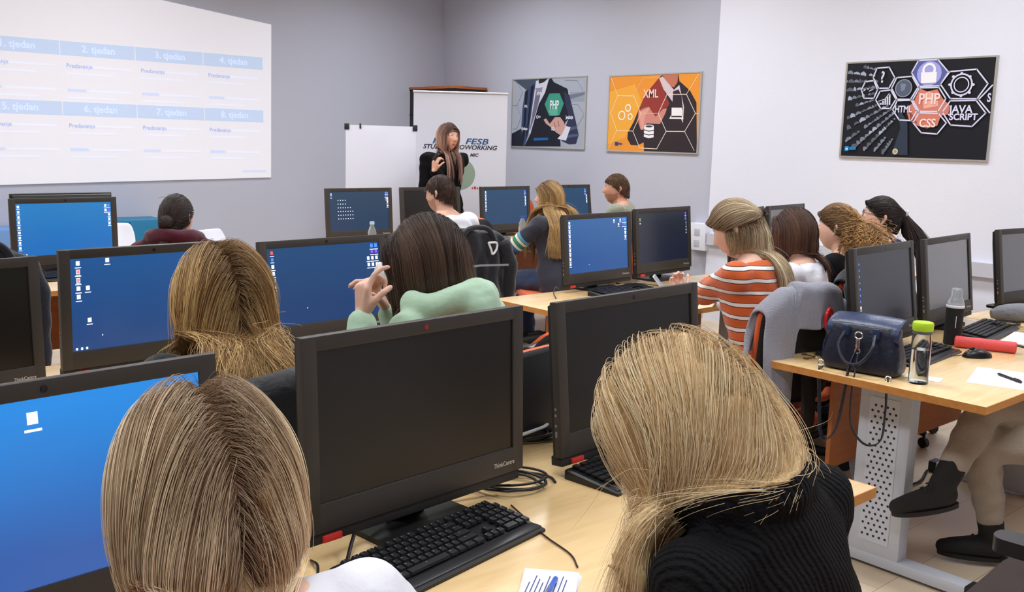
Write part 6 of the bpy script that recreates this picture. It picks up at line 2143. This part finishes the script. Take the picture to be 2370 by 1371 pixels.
# ------------------------------------------------------------------ coats hung over chair backs
def coat(name, label, m, c, rz, w, z_top, drop_b, drop_f, lean=.12, flare=.25, seed=0, lining=None, shoulders=.06, cat='coat', drop_fn=None, extras=True):
    """cloth laid over a chair back: c = (x,y) of the back's middle; local -Y is behind the chair"""
    g = np.random.default_rng(seed)
    ph = g.uniform(0, 6, 6)
    t = thing(name, label, cat, (c[0], c[1], 0), rz)
    P = []
    nu, nv = 36, 40
    for i in range(nv + 1):
        s = i / nv
        row = []
        for j in range(nu + 1):
            u = (j / nu - .5) * 2
            full = drop_b
            cut = drop_b * (1 - drop_fn(u)) if drop_fn else 0.0
            L = cut + s * (drop_b + drop_f + .08 - cut)
            if L < drop_b:
                h = drop_b - L
                y, z = -.045 - lean * h * .5, z_top - .02 - h
                k = h / drop_b
            elif L < drop_b + .08:
                a = (L - drop_b) / .08 * PI
                y, z, k = -.045 * math.cos(a), z_top - .02 + .028 * math.sin(a), 0
            else:
                h = L - drop_b - .08
                y, z = .045 + .03 * h, z_top - .02 - h
                k = h / max(drop_f, .01)
            hw = w / 2 * (1 + flare * k)
            fold = .030 * k * math.sin(u * 8 + ph[0] + 1.2 * math.sin(k * 3 + ph[1])) + .014 * k * math.sin(u * 17 + ph[2] + k * 4)
            fold += .006 * math.sin(u * 11 + L * 22 + ph[3])
            sg = -1 if y < 0 else 1
            row.append((u * hw + .012 * math.sin(L * 13 + ph[4]), y + sg * fold + .55 * (u * w / 2) ** 2, z - shoulders * abs(u) ** 2.2 + .012 * math.sin(u * 5 + ph[5])))
        P.append(row)
    MB().grid(P).build('cloth', m, t, solid=.012, subsurf=1, ang=3)
    if not extras:
        return t
    # a rolled collar and an empty sleeve hanging down each side
    MB().tube(spline([(-.13, -.05, z_top - .06), (-.08, -.055, z_top + .005), (0, -.05, z_top + .022), (.08, -.055, z_top + .005), (.13, -.05, z_top - .06)], 5), .016, 10).build('collar', m, t, ang=3)
    for sx in (-1, 1):
        MB().tube(spline([(sx * w * .46, -.03, z_top - .07), (sx * w * .56, -.06, z_top - .22), (sx * w * .58, -.03, z_top - .40), (sx * w * .55, -.05, z_top - .58)], 6), [.045 + .004 * math.sin(q * 1.3) for q in range(19)], 12).build('sleeve', m, t, ang=3)
    return t


def on(ch, d=.255):
    a = ch.rotation_euler.z
    return (ch.location.x + d * math.sin(a), ch.location.y - d * math.cos(a))


def back_of(p, d=.30, rz=None):
    f = p['f'] if rz is None else fwd_of(rz)
    return (float(p['P'][0] - f[0] * d), float(p['P'][1] - f[1] * d))


GREYC = cloth('grey_wool', (152, 152, 164), bump=(260, .6))
coat('grey_coat', 'grey woollen coat draped over the chair back behind the orange striped top', GREYC, on(ch9), ch9.rotation_euler.z, .45, 1.02, .72, .22, seed=2, flare=.2, shoulders=.10, extras=False, drop_fn=lambda u: 1.0 - .80 * max(0, min(1, (u + .55) / .2)) * max(0, min(1, (.92 - u) / .2)))
coat('black_coat', 'black coat draped over the orange chair back behind the brown-haired woman', cloth('black_wool', (24, 24, 27)), on(ch10), ch10.rotation_euler.z, .40, 1.03, .60, .2, seed=4)
jk = coat('black_jacket', 'black sports jacket with a small white emblem hung behind the white T-shirt', cloth('black_nylon', (36, 37, 42), rough=.5), on(ch5), ch5.rotation_euler.z, .44, 1.0, .62, .12, seed=6, flare=.1, cat='jacket')
coat('leather_jacket', 'black leather jacket on a chair between the two dark foreground screens', mat('jacket_leather', (30, 29, 29), .28, spec=.6, bump=(14, .4)), on(chL), chL.rotation_euler.z, .40, 1.0, .55, .2, seed=8, extras=False, cat='jacket')
coat('black_padded_coat', 'black padded coat over the chair behind the wavy-haired blonde woman', cloth('black_padded', (24, 25, 29), rough=.5), on(ch3), ch3.rotation_euler.z, .44, 1.02, .6, .2, seed=9, extras=False, cat='coat')
chN = chair('office chair at the left frame edge below the navy jacket', 1.03, 5.10, math.radians(6))
coat('navy_jacket', 'dark navy jacket on a chair at the left frame edge below the light blue cabinet', cloth('navy_nylon', (20, 24, 38), rough=.6), on(chN), chN.rotation_euler.z, .42, 1.0, .4, .2, seed=10, cat='jacket')
eb = MB().tube(spline([(.055, -.092, .93), (.12, -.085, .925), (.115, -.09, .885), (.085, -.094, .86), (.075, -.094, .885), (.055, -.092, .93)], 4), .007, 8)
eb.build('white_emblem', mat('white_print', (226, 226, 230), .6), jk)
MB().tube([(-.2, -.105, .79), (0, -.09, .795), (.2, -.105, .79)], .004, 6, flat=(.004, .012)).build('reflective_strip', mat('reflective_strip', (150, 152, 156), .4), jk)

# ------------------------------------------------------------------ backpack on the right desk
M_NAVY = mat('navy_leather', (28, 32, 50), .38, spec=.5, bump=(50, .25))
M_NAVYF = mat('navy_leather_flap', (46, 58, 90), .34, spec=.5, bump=(40, .2))
M_CHR = mat('polished_steel', (214, 212, 210), .2, 1.0)
bp = thing('backpack', 'dark blue leather backpack with a flap and hanging straps on the right desk corner', 'backpack', (3.243, 1.712, DZ), math.radians(-84))
bp.scale = (1, 1, .9)
# local x runs along the desk end (towards the camera side), local -y faces the camera


def rr3(w, d, z, r, cx=0, cy=0):
    return [(p[0], p[1], z) for p in rrect(w, d, r, 4, cx, cy)]


MB().loft([rr3(.26, .115, .0, .03), rr3(.285, .125, .012, .035), rr3(.29, .128, .05, .035), rr3(.272, .118, .10, .035), rr3(.25, .10, .15, .035), rr3(.255, .085, .185, .03), rr3(.245, .07, .20, .028)]).build('body', M_NAVY, bp, ang=1.2, subsurf=1)
fp = []
for i in range(13):
    s = i / 12
    a = PI * .5 + s * PI * .9
    row = []
    for j in range(9):
        u = (j / 8 - .5) * 2
        row.append((u * (.132 + .006 * s), .050 + .072 * math.cos(a) * (1 if s > .3 else .9) - .03 * s, .182 + .045 * math.sin(a) ** 1 - .012 * s - .006 * u * u))
    fp.append(row)
MB().grid(fp).build('flap', M_NAVYF, bp, solid=.007, subsurf=1, ang=3)
MB().tube(spline([(-.05, -.062, .165), (-.055, -.10, .11), (-.02, -.115, .055), (.03, -.115, .055), (.065, -.10, .11), (.06, -.062, .165)], 6), .0065, 8).build('carry_handle', M_NAVY, bp)
for x in (-.05, .06):
    MB().box(x - .012, x + .012, -.066, -.052, .15, .19, .003).build('handle_tab', M_NAVYF, bp)
ck = MB()
ck.tube([(.005 + .014 * math.cos(a), -.072, .158 + .014 * math.sin(a)) for a in np.linspace(0, 2 * PI, 14, endpoint=False)], .0028, 6, closed=True)
ck.box(-.003, .013, -.077, -.068, .10, .146, .003).tube([(.005 + .009 * math.cos(a), -.073, .096 + .011 * math.sin(a)) for a in np.linspace(0, 2 * PI, 12, endpoint=False)], .0025, 6, closed=True)
ck.build('clasp', M_CHR, bp)
for pts in ([(.0, -.076, .09), (-.005, -.115, .02), (-.005, -.13, -.05), (-.03, -.12, -.22), (-.075, -.105, -.285), (-.10, -.10, -.24), (-.11, -.105, -.10), (-.115, -.11, -.02), (-.115, -.09, .02)],
            [(.01, -.076, .09), (.02, -.115, .02), (.02, -.13, -.05), (.022, -.12, -.19), (.07, -.105, -.265), (.125, -.10, -.24), (.135, -.105, -.12), (.135, -.11, -.04), (.13, -.09, .02)]):
    MB().tube(spline(pts, 6), .01, 4, flat=(.004, .014)).build('strap', M_NAVY, bp, ang=.8)
for x, zz in ((-.115, .0), (.133, -.02)):
    cl = MB().tube([(x + .011 * math.cos(a), -.10, zz + .03 + .012 * math.sin(a)) for a in np.linspace(0, 2 * PI, 12, endpoint=False)], .0028, 6, closed=True)
    cl.box(x - .008, x + .008, -.106, -.099, zz - .012, zz + .016, .003).build('strap_hook', M_CHR, bp)
MB().tube(spline([(-.13, .02, .165), (-.152, .0, .10), (-.15, -.01, .05)], 5), .003, 6).build('side_cord', M_NAVYF, bp)
kr = thing('bunch_of_keys', 'small bunch of keys lying left of the backpack', 'keys', (3.30, 1.93, DZ + .001))
q = MB()
q.tube([(.016 * math.cos(a), .016 * math.sin(a), .003) for a in np.linspace(0, 2 * PI, 14, endpoint=False)], .0012, 6, closed=True)
q.build('key_ring', M_CHR, kr)
for a in (.3, 1.5, 2.9):
    MB().box(.012, .055, -.003, .003, .001, .0028).lathe([(.001, 0), (.011, 0), (.011, .002), (.001, .002)], 12, (.06, 0, .001)).build('key', mat('brass', (176, 140, 84), .35, .9), kr).rotation_euler = (0, 0, a)
po = MB()
po.lathe([(.001, 0), (.02, 0), (.022, .02), (.014, .034), (.001, .034)], 12)
rl = thing('ring_gadget', 'red ring shaped gadget on a black foot behind the backpack on the right desk', 'gadget', (3.44, 2.0, DZ))
MB().lathe([(.001, 0), (.04, 0), (.04, .008), (.012, .012), (.009, .06), (.001, .06)], 16).build('foot', M_CAP, rl)
MB().tube([(.022 * math.cos(a), -.0, .082 + .022 * math.sin(a)) for a in np.linspace(0, 2 * PI, 16, endpoint=False)], .007, 8, closed=True).build('ring', mat('gloss_red', (206, 38, 42), .25), rl)
rl.location = (3.36, 1.93, DZ)
rl.scale = (1, 1, 1.75)

# ------------------------------------------------------------------ bottles, cups
M_CLEAR = mat('clear_plastic', (244, 248, 248), .04, trans=1.0, ior=1.25)
M_WATER = mat('water', (250, 252, 252), .0, trans=1.0, ior=1.33)
bt = thing('water_bottle', 'clear plastic water bottle with a lime green lid on the right desk', 'bottle', (3.235, 1.50, DZ))
MB().lathe([(.0005, .0), (.031, .0), (.033, .004), (.033, .155), (.031, .168), (.0315, .178), (.0298, .178), (.0292, .168), (.0312, .154), (.0312, .006), (.0005, .005)], 32).build('body', M_CLEAR, bt, ang=1)
MB().lathe([(.0005, .0065), (.0308, .0065), (.0308, .120), (.0005, .120)], 28).build('water', M_WATER, bt, ang=1)
MB().lathe([(.0005, .186), (.033, .186), (.0345, .189), (.0345, .212), (.032, .216), (.0005, .217)], 28).build('lid', mat('lime_green', (184, 222, 44), .4), bt)
MB().lathe([(.0005, .176), (.0325, .176), (.0325, .186), (.0005, .186)], 28).build('seal_ring', mat('grey_seal', (96, 102, 104), .5), bt)
b2 = thing('drinking_bottle', 'drinking bottle in a black sleeve with a clear flip cap on the right desk', 'bottle', (4.03, 1.74, DZ))
MB().lathe([(.0005, 0), (.032, 0), (.035, .004), (.035, .156), (.0345, .16), (.0005, .16)], 28).build('sleeve', mat('neoprene_black', (20, 20, 22), .75), b2)
MB().lathe([(.033, .155), (.036, .158), (.036, .166), (.033, .169)], 28).build('white_rim', mat('white_rubber', (226, 226, 230), .5), b2)
MB().lathe([(.0005, .166), (.034, .166), (.034, .176), (.026, .196), (.023, .206), (.023, .232), (.018, .238), (.0005, .239)], 24).build('clear_cap', mat('smoky_clear', (206, 210, 216), .12, trans=.55), b2, ang=.8)
MB().tube([(.028 + .017 * math.cos(a), .0, .208 + .025 * math.sin(a)) for a in np.linspace(0, 2 * PI, 18, endpoint=False)], .004, 8, closed=True).build('loop_handle', mat('smoky_clear'), b2)
MB().box(-.0012, .0012, -.0366, -.0345, .075, .125).build('sleeve_print', mat('white_print'), b2).rotation_euler = (0, 0, -.95)


def pet(label, x, y, capc, h=.21):
    t = thing('plastic_bottle', label, 'bottle', (x, y, DZ))
    MB().lathe([(.0005, 0), (.029, 0), (.031, .006), (.031, h * .55), (.028, h * .62), (.030, h * .68), (.014, h * .88), (.0135, h * .93), (.0005, h * .93)], 20).build('body', mat('thin_clear', (226, 234, 240), .06, trans=.8, ior=1.2), t)
    MB().lathe([(.0005, h * .92), (.0165, h * .92), (.0165, h), (.0005, h)], 16).build('cap', mat('cap_%d' % capc[0], capc, .4), t)


pet('small plastic water bottle with a pale cap left of the white T-shirt man', 3.63, 5.55, (196, 214, 232), .23)
pet('small plastic water bottle with a blue cap below the far blue screen', 5.33, 5.90, (40, 84, 200), .19)


def cup(label, x, y, z, R=None, s=1.0):
    t = thing('paper_cup', label, 'cup', (x, y, z))
    if R:
        t.rotation_euler = R
    MB().lathe([(.0005, 0), (.026 * s, 0), (.036 * s, .085 * s), (.0375 * s, .086 * s), (.0375 * s, .089 * s), (.0345 * s, .089 * s), (.0245 * s, .004), (.0005, .004)], 24).build('wall', mat('white_paper_cup', (232, 230, 228), .6), t, ang=1)
    return t


cup('white paper cup on the far desk left of the mint hoodie woman\'s head', 3.45, 5.52, DZ)
dc = cup('white paper cup the mint hoodie woman drinks from', 1.49, 2.254, 1.168, None, .95)
fq = Vector(tuple(p4['H'].f)) * -.93 + Vector((0, 0, -.34))
dc.rotation_euler = Vector((0, 0, 1)).rotation_difference(fq).to_euler()

# ------------------------------------------------------------------ stationery on the right desk
pc = thing('pencil_case', 'red cylindrical pencil case on the right desk', 'pencil case', (4.02, 1.60, DZ + .024), math.radians(-70))
MB().tube([(-.115, 0, 0), (-.11, 0, 0), (.11, 0, 0), (.115, 0, 0)], [.018, .0235, .0235, .018], 20).build('body', mat('coral_red', (226, 84, 84), .6, bump=(90, .2)), pc)
for s in (-1, 1):
    MB().tube(spline([(.112, .008 * s, .01), (.15, .012 * s, .006), (.172, .016 * s, .012)], 4), .003, 6).build('zip_pull', M_CAP, pc)


def paper(name, label, c, w, h, rz, z=DZ, n=1, lines=False):
    t = thing(name, label, 'paper', (c[0], c[1], z), rz)
    for k in range(n):
        o_ = MB().box(-w / 2, w / 2, -h / 2, h / 2, k * .0012, k * .0012 + .0009).build('sheet', mat('white_paper', (240, 240, 242), .7), t, smooth=False)
        o_.rotation_euler = (0, 0, .02 * k)
    if lines:
        b = MB()
        for q_ in range(9):
            b.box(-w * .4, w * (.1 + .28 * ((q_ * 37) % 10) / 10), h * .36 - q_ * h * .08, h * .36 - q_ * h * .08 + .002, n * .0012, n * .0012 + .0002)
        tag(b.build('handwriting', mat('blue_ink', (70, 84, 140), .7), t, smooth=False), kind='stuff')
    return t


paper('paper_sheet', 'white sheet of paper near the right frame edge with a pen on it', (3.56, 1.34), .21, .30, math.radians(-74))
paper('open_notebook', 'white open notebook behind the red pencil case at the right frame edge', (4.42, 1.56), .30, .21, math.radians(8), n=3)
paper('notepad', 'white notepad at the bottom edge between the two foreground women', (1.13, 1.155), .15, .10, math.radians(36), n=6, lines=True)
paper('leaflet', 'small white folded leaflet behind the clear water bottle', (3.32, 1.52), .07, .12, math.radians(12), n=2)


def pen(label, p0, p1, z, c):
    t = thing('ballpoint_pen', label, 'pen', (p0[0], p0[1], z))
    d = Vector((p1[0] - p0[0], p1[1] - p0[1], 0))
    MB().tube([(0, 0, .005), d * .08 + Vector((0, 0, .005)), d * .9 + Vector((0, 0, .005)), d + Vector((0, 0, .005))], [.0012, .0048, .0048, .004], 10).build('barrel', mat('pen_%d' % c[0], c, .35), t)
    MB().tube([d * .7 + Vector((0, 0, .011)), d * .98 + Vector((0, 0, .011))], .0015, 6).build('clip', M_CHR, t)


pen('dark pen lying on the white sheet on the right desk', (3.60, 1.38), (3.53, 1.27), DZ + .001, (48, 40, 50))
pen('blue pen lying on the notepad at the bottom edge', (1.165, 1.17), (1.10, 1.13), DZ + .0072, (70, 110, 214))

# sunglasses case, gadget heap and spectacles beyond the drinking bottle
gc = thing('pouch', 'grey fabric pouch with a dark round end behind the black drinking bottle', 'pouch', (4.86, 1.80, DZ + .045), math.radians(-50))
MB().tube(spline([(-.12, 0, -.015), (-.06, 0, -.005), (.0, 0, 0), (.07, 0, .0)], 4), [.02, .026, .034, .038, .040, .042, .043, .044, .045, .045, .045, .045, .045], 16).build('body', mat('grey_pouch', (128, 130, 136), .8, bump=(60, .6)), gc)
MB().lathe([(.001, 0), (.038, 0), (.036, .003), (.001, .004)], 20).build('dark_end', M_CAP, gc).matrix_local = Matrix.Translation((.071, 0, 0)) @ Matrix.Rotation(PI / 2, 4, 'Y')
sg = thing('spectacles', 'brown spectacles lying on the desk under the pale grey screen', 'glasses', (5.35, 1.86, DZ + .003), math.radians(25))
for s in (-1, 1):
    MB().tube([(s * .034 + .026 * math.cos(a), 0, .021 + .02 * math.sin(a)) for a in np.linspace(0, 2 * PI, 16, endpoint=False)], .0022, 6, closed=True).tube([(s * .06, 0, .026), (s * .062, .06, .014), (s * .055, .13, .002)], .0022, 6).build('frame_half', mat('glasses_frame'), sg)
MB().tube([(-.009, 0, .024), (.0, -.002, .027), (.009, 0, .024)], .002, 6).build('bridge', mat('glasses_frame'), sg)
ph = thing('smartphone', 'smartphone held by the woman in the orange striped top', 'phone', (3.66, 3.01, .845), 0)
ph.rotation_euler = (math.radians(52), 0, math.radians(35))
MB().prism(rrect(.074, .148, .010, 4), -.004, .004).build('case', mat('phone_pale', (206, 206, 212), .35), ph, ang=.5)
MB().prism(rrect(.067, .140, .007, 4), .004, .0046).build('screen', mat('phone_glass', (66, 82, 110), .1, emit=.25), ph, ang=.5)
ck_ = thing('remote_clicker', 'small black remote held in the raised hand of the presenter', 'remote', (4.86, 6.465, 1.405), .3)
ck_.rotation_euler = (.3, .5, 0)
MB().box(-.014, .014, -.01, .01, -.045, .045, .006).build('case', M_CAP, ck_)
MB().lathe([(.0005, 0), (.006, 0), (.006, .002), (.0005, .002)], 10).build('button', mat('port_grey'), ck_).matrix_local = Matrix.Translation((0, -.0101, .02)) @ RX90

# ------------------------------------------------------------------ cables
M_CBL = mat('cable_black', (26, 25, 26), .4)


def cable(label, pts, r=.003, m=None, n=6, name='cable'):
    o_ = MB().tube(spline(pts, n), r, 8).build(name, m or M_CBL, None, ang=2)
    return tag(o_, label, 'cable')


def coil(label, c, R, turns, z0=.004, r=.0032, seed=0, tail=None, m=None, squash=.7, rz=0):
    g = np.random.default_rng(seed)
    pts = []
    for k in range(int(turns * 12)):
        a = 2 * PI * k / 12
        rr = R * (1 + .13 * math.sin(k * .37 + seed) + .05 * g.normal())
        x, y = rr * math.cos(a), squash * rr * math.sin(a)
        x, y = x * math.cos(rz) - y * math.sin(rz), x * math.sin(rz) + y * math.cos(rz)
        pts.append((c[0] + x + .018 * math.sin(k * .11 + 1), c[1] + y, DZ + z0 + .0045 * (k / 12) % .02 + .001 * math.sin(k)))
    if tail:
        pts += tail
    return cable(label, pts, r, m, 3)


coil('coiled black cable on the foreground desk right of the large dark screen', (1.43, 1.60), .085, 4.5, seed=1, rz=-.6)
coil('black cable coil on the desk between the two dark foreground screens', (1.72, 1.83), .06, 4, seed=4, r=.004)
cable('white cable crossing the coil between the two dark foreground screens', [(1.60, 1.80, DZ + .03), (1.68, 1.80, DZ + .036), (1.76, 1.83, DZ + .03), (1.84, 1.90, DZ + .02)], .005, mat('cable_white', (216, 214, 214), .5))
cable('thick black cable running behind the foreground keyboard', [(.90, 1.46, DZ + .006), (.94, 1.50, DZ + .035), (1.0, 1.56, DZ + .05), (1.12, 1.60, DZ + .035), (1.25, 1.61, DZ + .02), (1.38, 1.58, DZ + .02)], .0038)
cable('thin dark cable crossing the foreground desk to the right', [(1.345, 1.50, DZ + .004), (1.32, 1.42, DZ + .003), (1.29, 1.33, DZ + .003), (1.27, 1.24, DZ + .003), (1.24, 1.19, DZ + .003)], .0018, mat('cable_dark_red', (62, 34, 32), .5))
cable('black cable at the left end of the foreground keyboard', [(.86, 1.52, DZ + .004), (.84, 1.46, DZ + .02), (.80, 1.40, DZ + .012), (.76, 1.36, DZ + .004)], .0028)
cable('black earphone cable on the bare desk corner in the middle', [(3.41, 3.50, DZ + .004), (3.45, 3.56, DZ + .02), (3.56, 3.66, DZ + .03), (3.62, 3.70, DZ + .01)], .003)
cable('thin black cable between the keyboard and the dim slate screen', [(3.95, 3.52, DZ + .003), (4.02, 3.58, DZ + .02), (4.14, 3.58, DZ + .015), (4.24, 3.52, DZ + .003)], .0025)
coil('tangle of dark cables behind the black drinking bottle', (4.70, 1.78), .07, 3.5, seed=7, r=.003)
cable('black power cable on the floor under the right desk', [(3.62, 2.6, .01), (3.75, 2.35, .012), (3.95, 2.1, .012), (4.25, 1.95, .01), (4.5, 2.0, .01)], .006)
cable('dark cable beside the white box at the right wall', [(6.9, 5.05, .72), (6.86, 5.0, .95), (6.84, 4.9, .78), (6.8, 4.8, .76)], .006)
wb = thing('socket_box', 'white socket box on the wall left of the striped-top woman\'s face', 'socket', (6.93, 5.32, .62))
MB().box(-.02, .07, -.09, .09, 0, .24, .006).build('housing', mat('white_box', (232, 234, 242), .4), wb)
for z in (.06, .16):
    MB().box(-.024, -.019, -.03, .03, z - .03, z + .03, .003).build('socket_plate', mat('socket_grey', (190, 192, 200), .4), wb)
cm = thing('computer_mouse', 'white mouse on the second row desk below the blue screen at middle left', 'mouse', (.97, 2.86, DZ), .8)
MB().loft([[((.03 * math.sin(PI * (.12 + .8 * s)) ** .5) * math.cos(a), -.052 + .104 * s, max(.001, .034 * math.sin(PI * (.12 + .76 * s)) ** .7 * max(0, math.sin(a)) ** .7)) for a in np.linspace(0, 2 * PI, 16, endpoint=False)] for s in np.linspace(0, 1, 9)]).build('body', mat('white_plastic'), cm, ang=1.2)
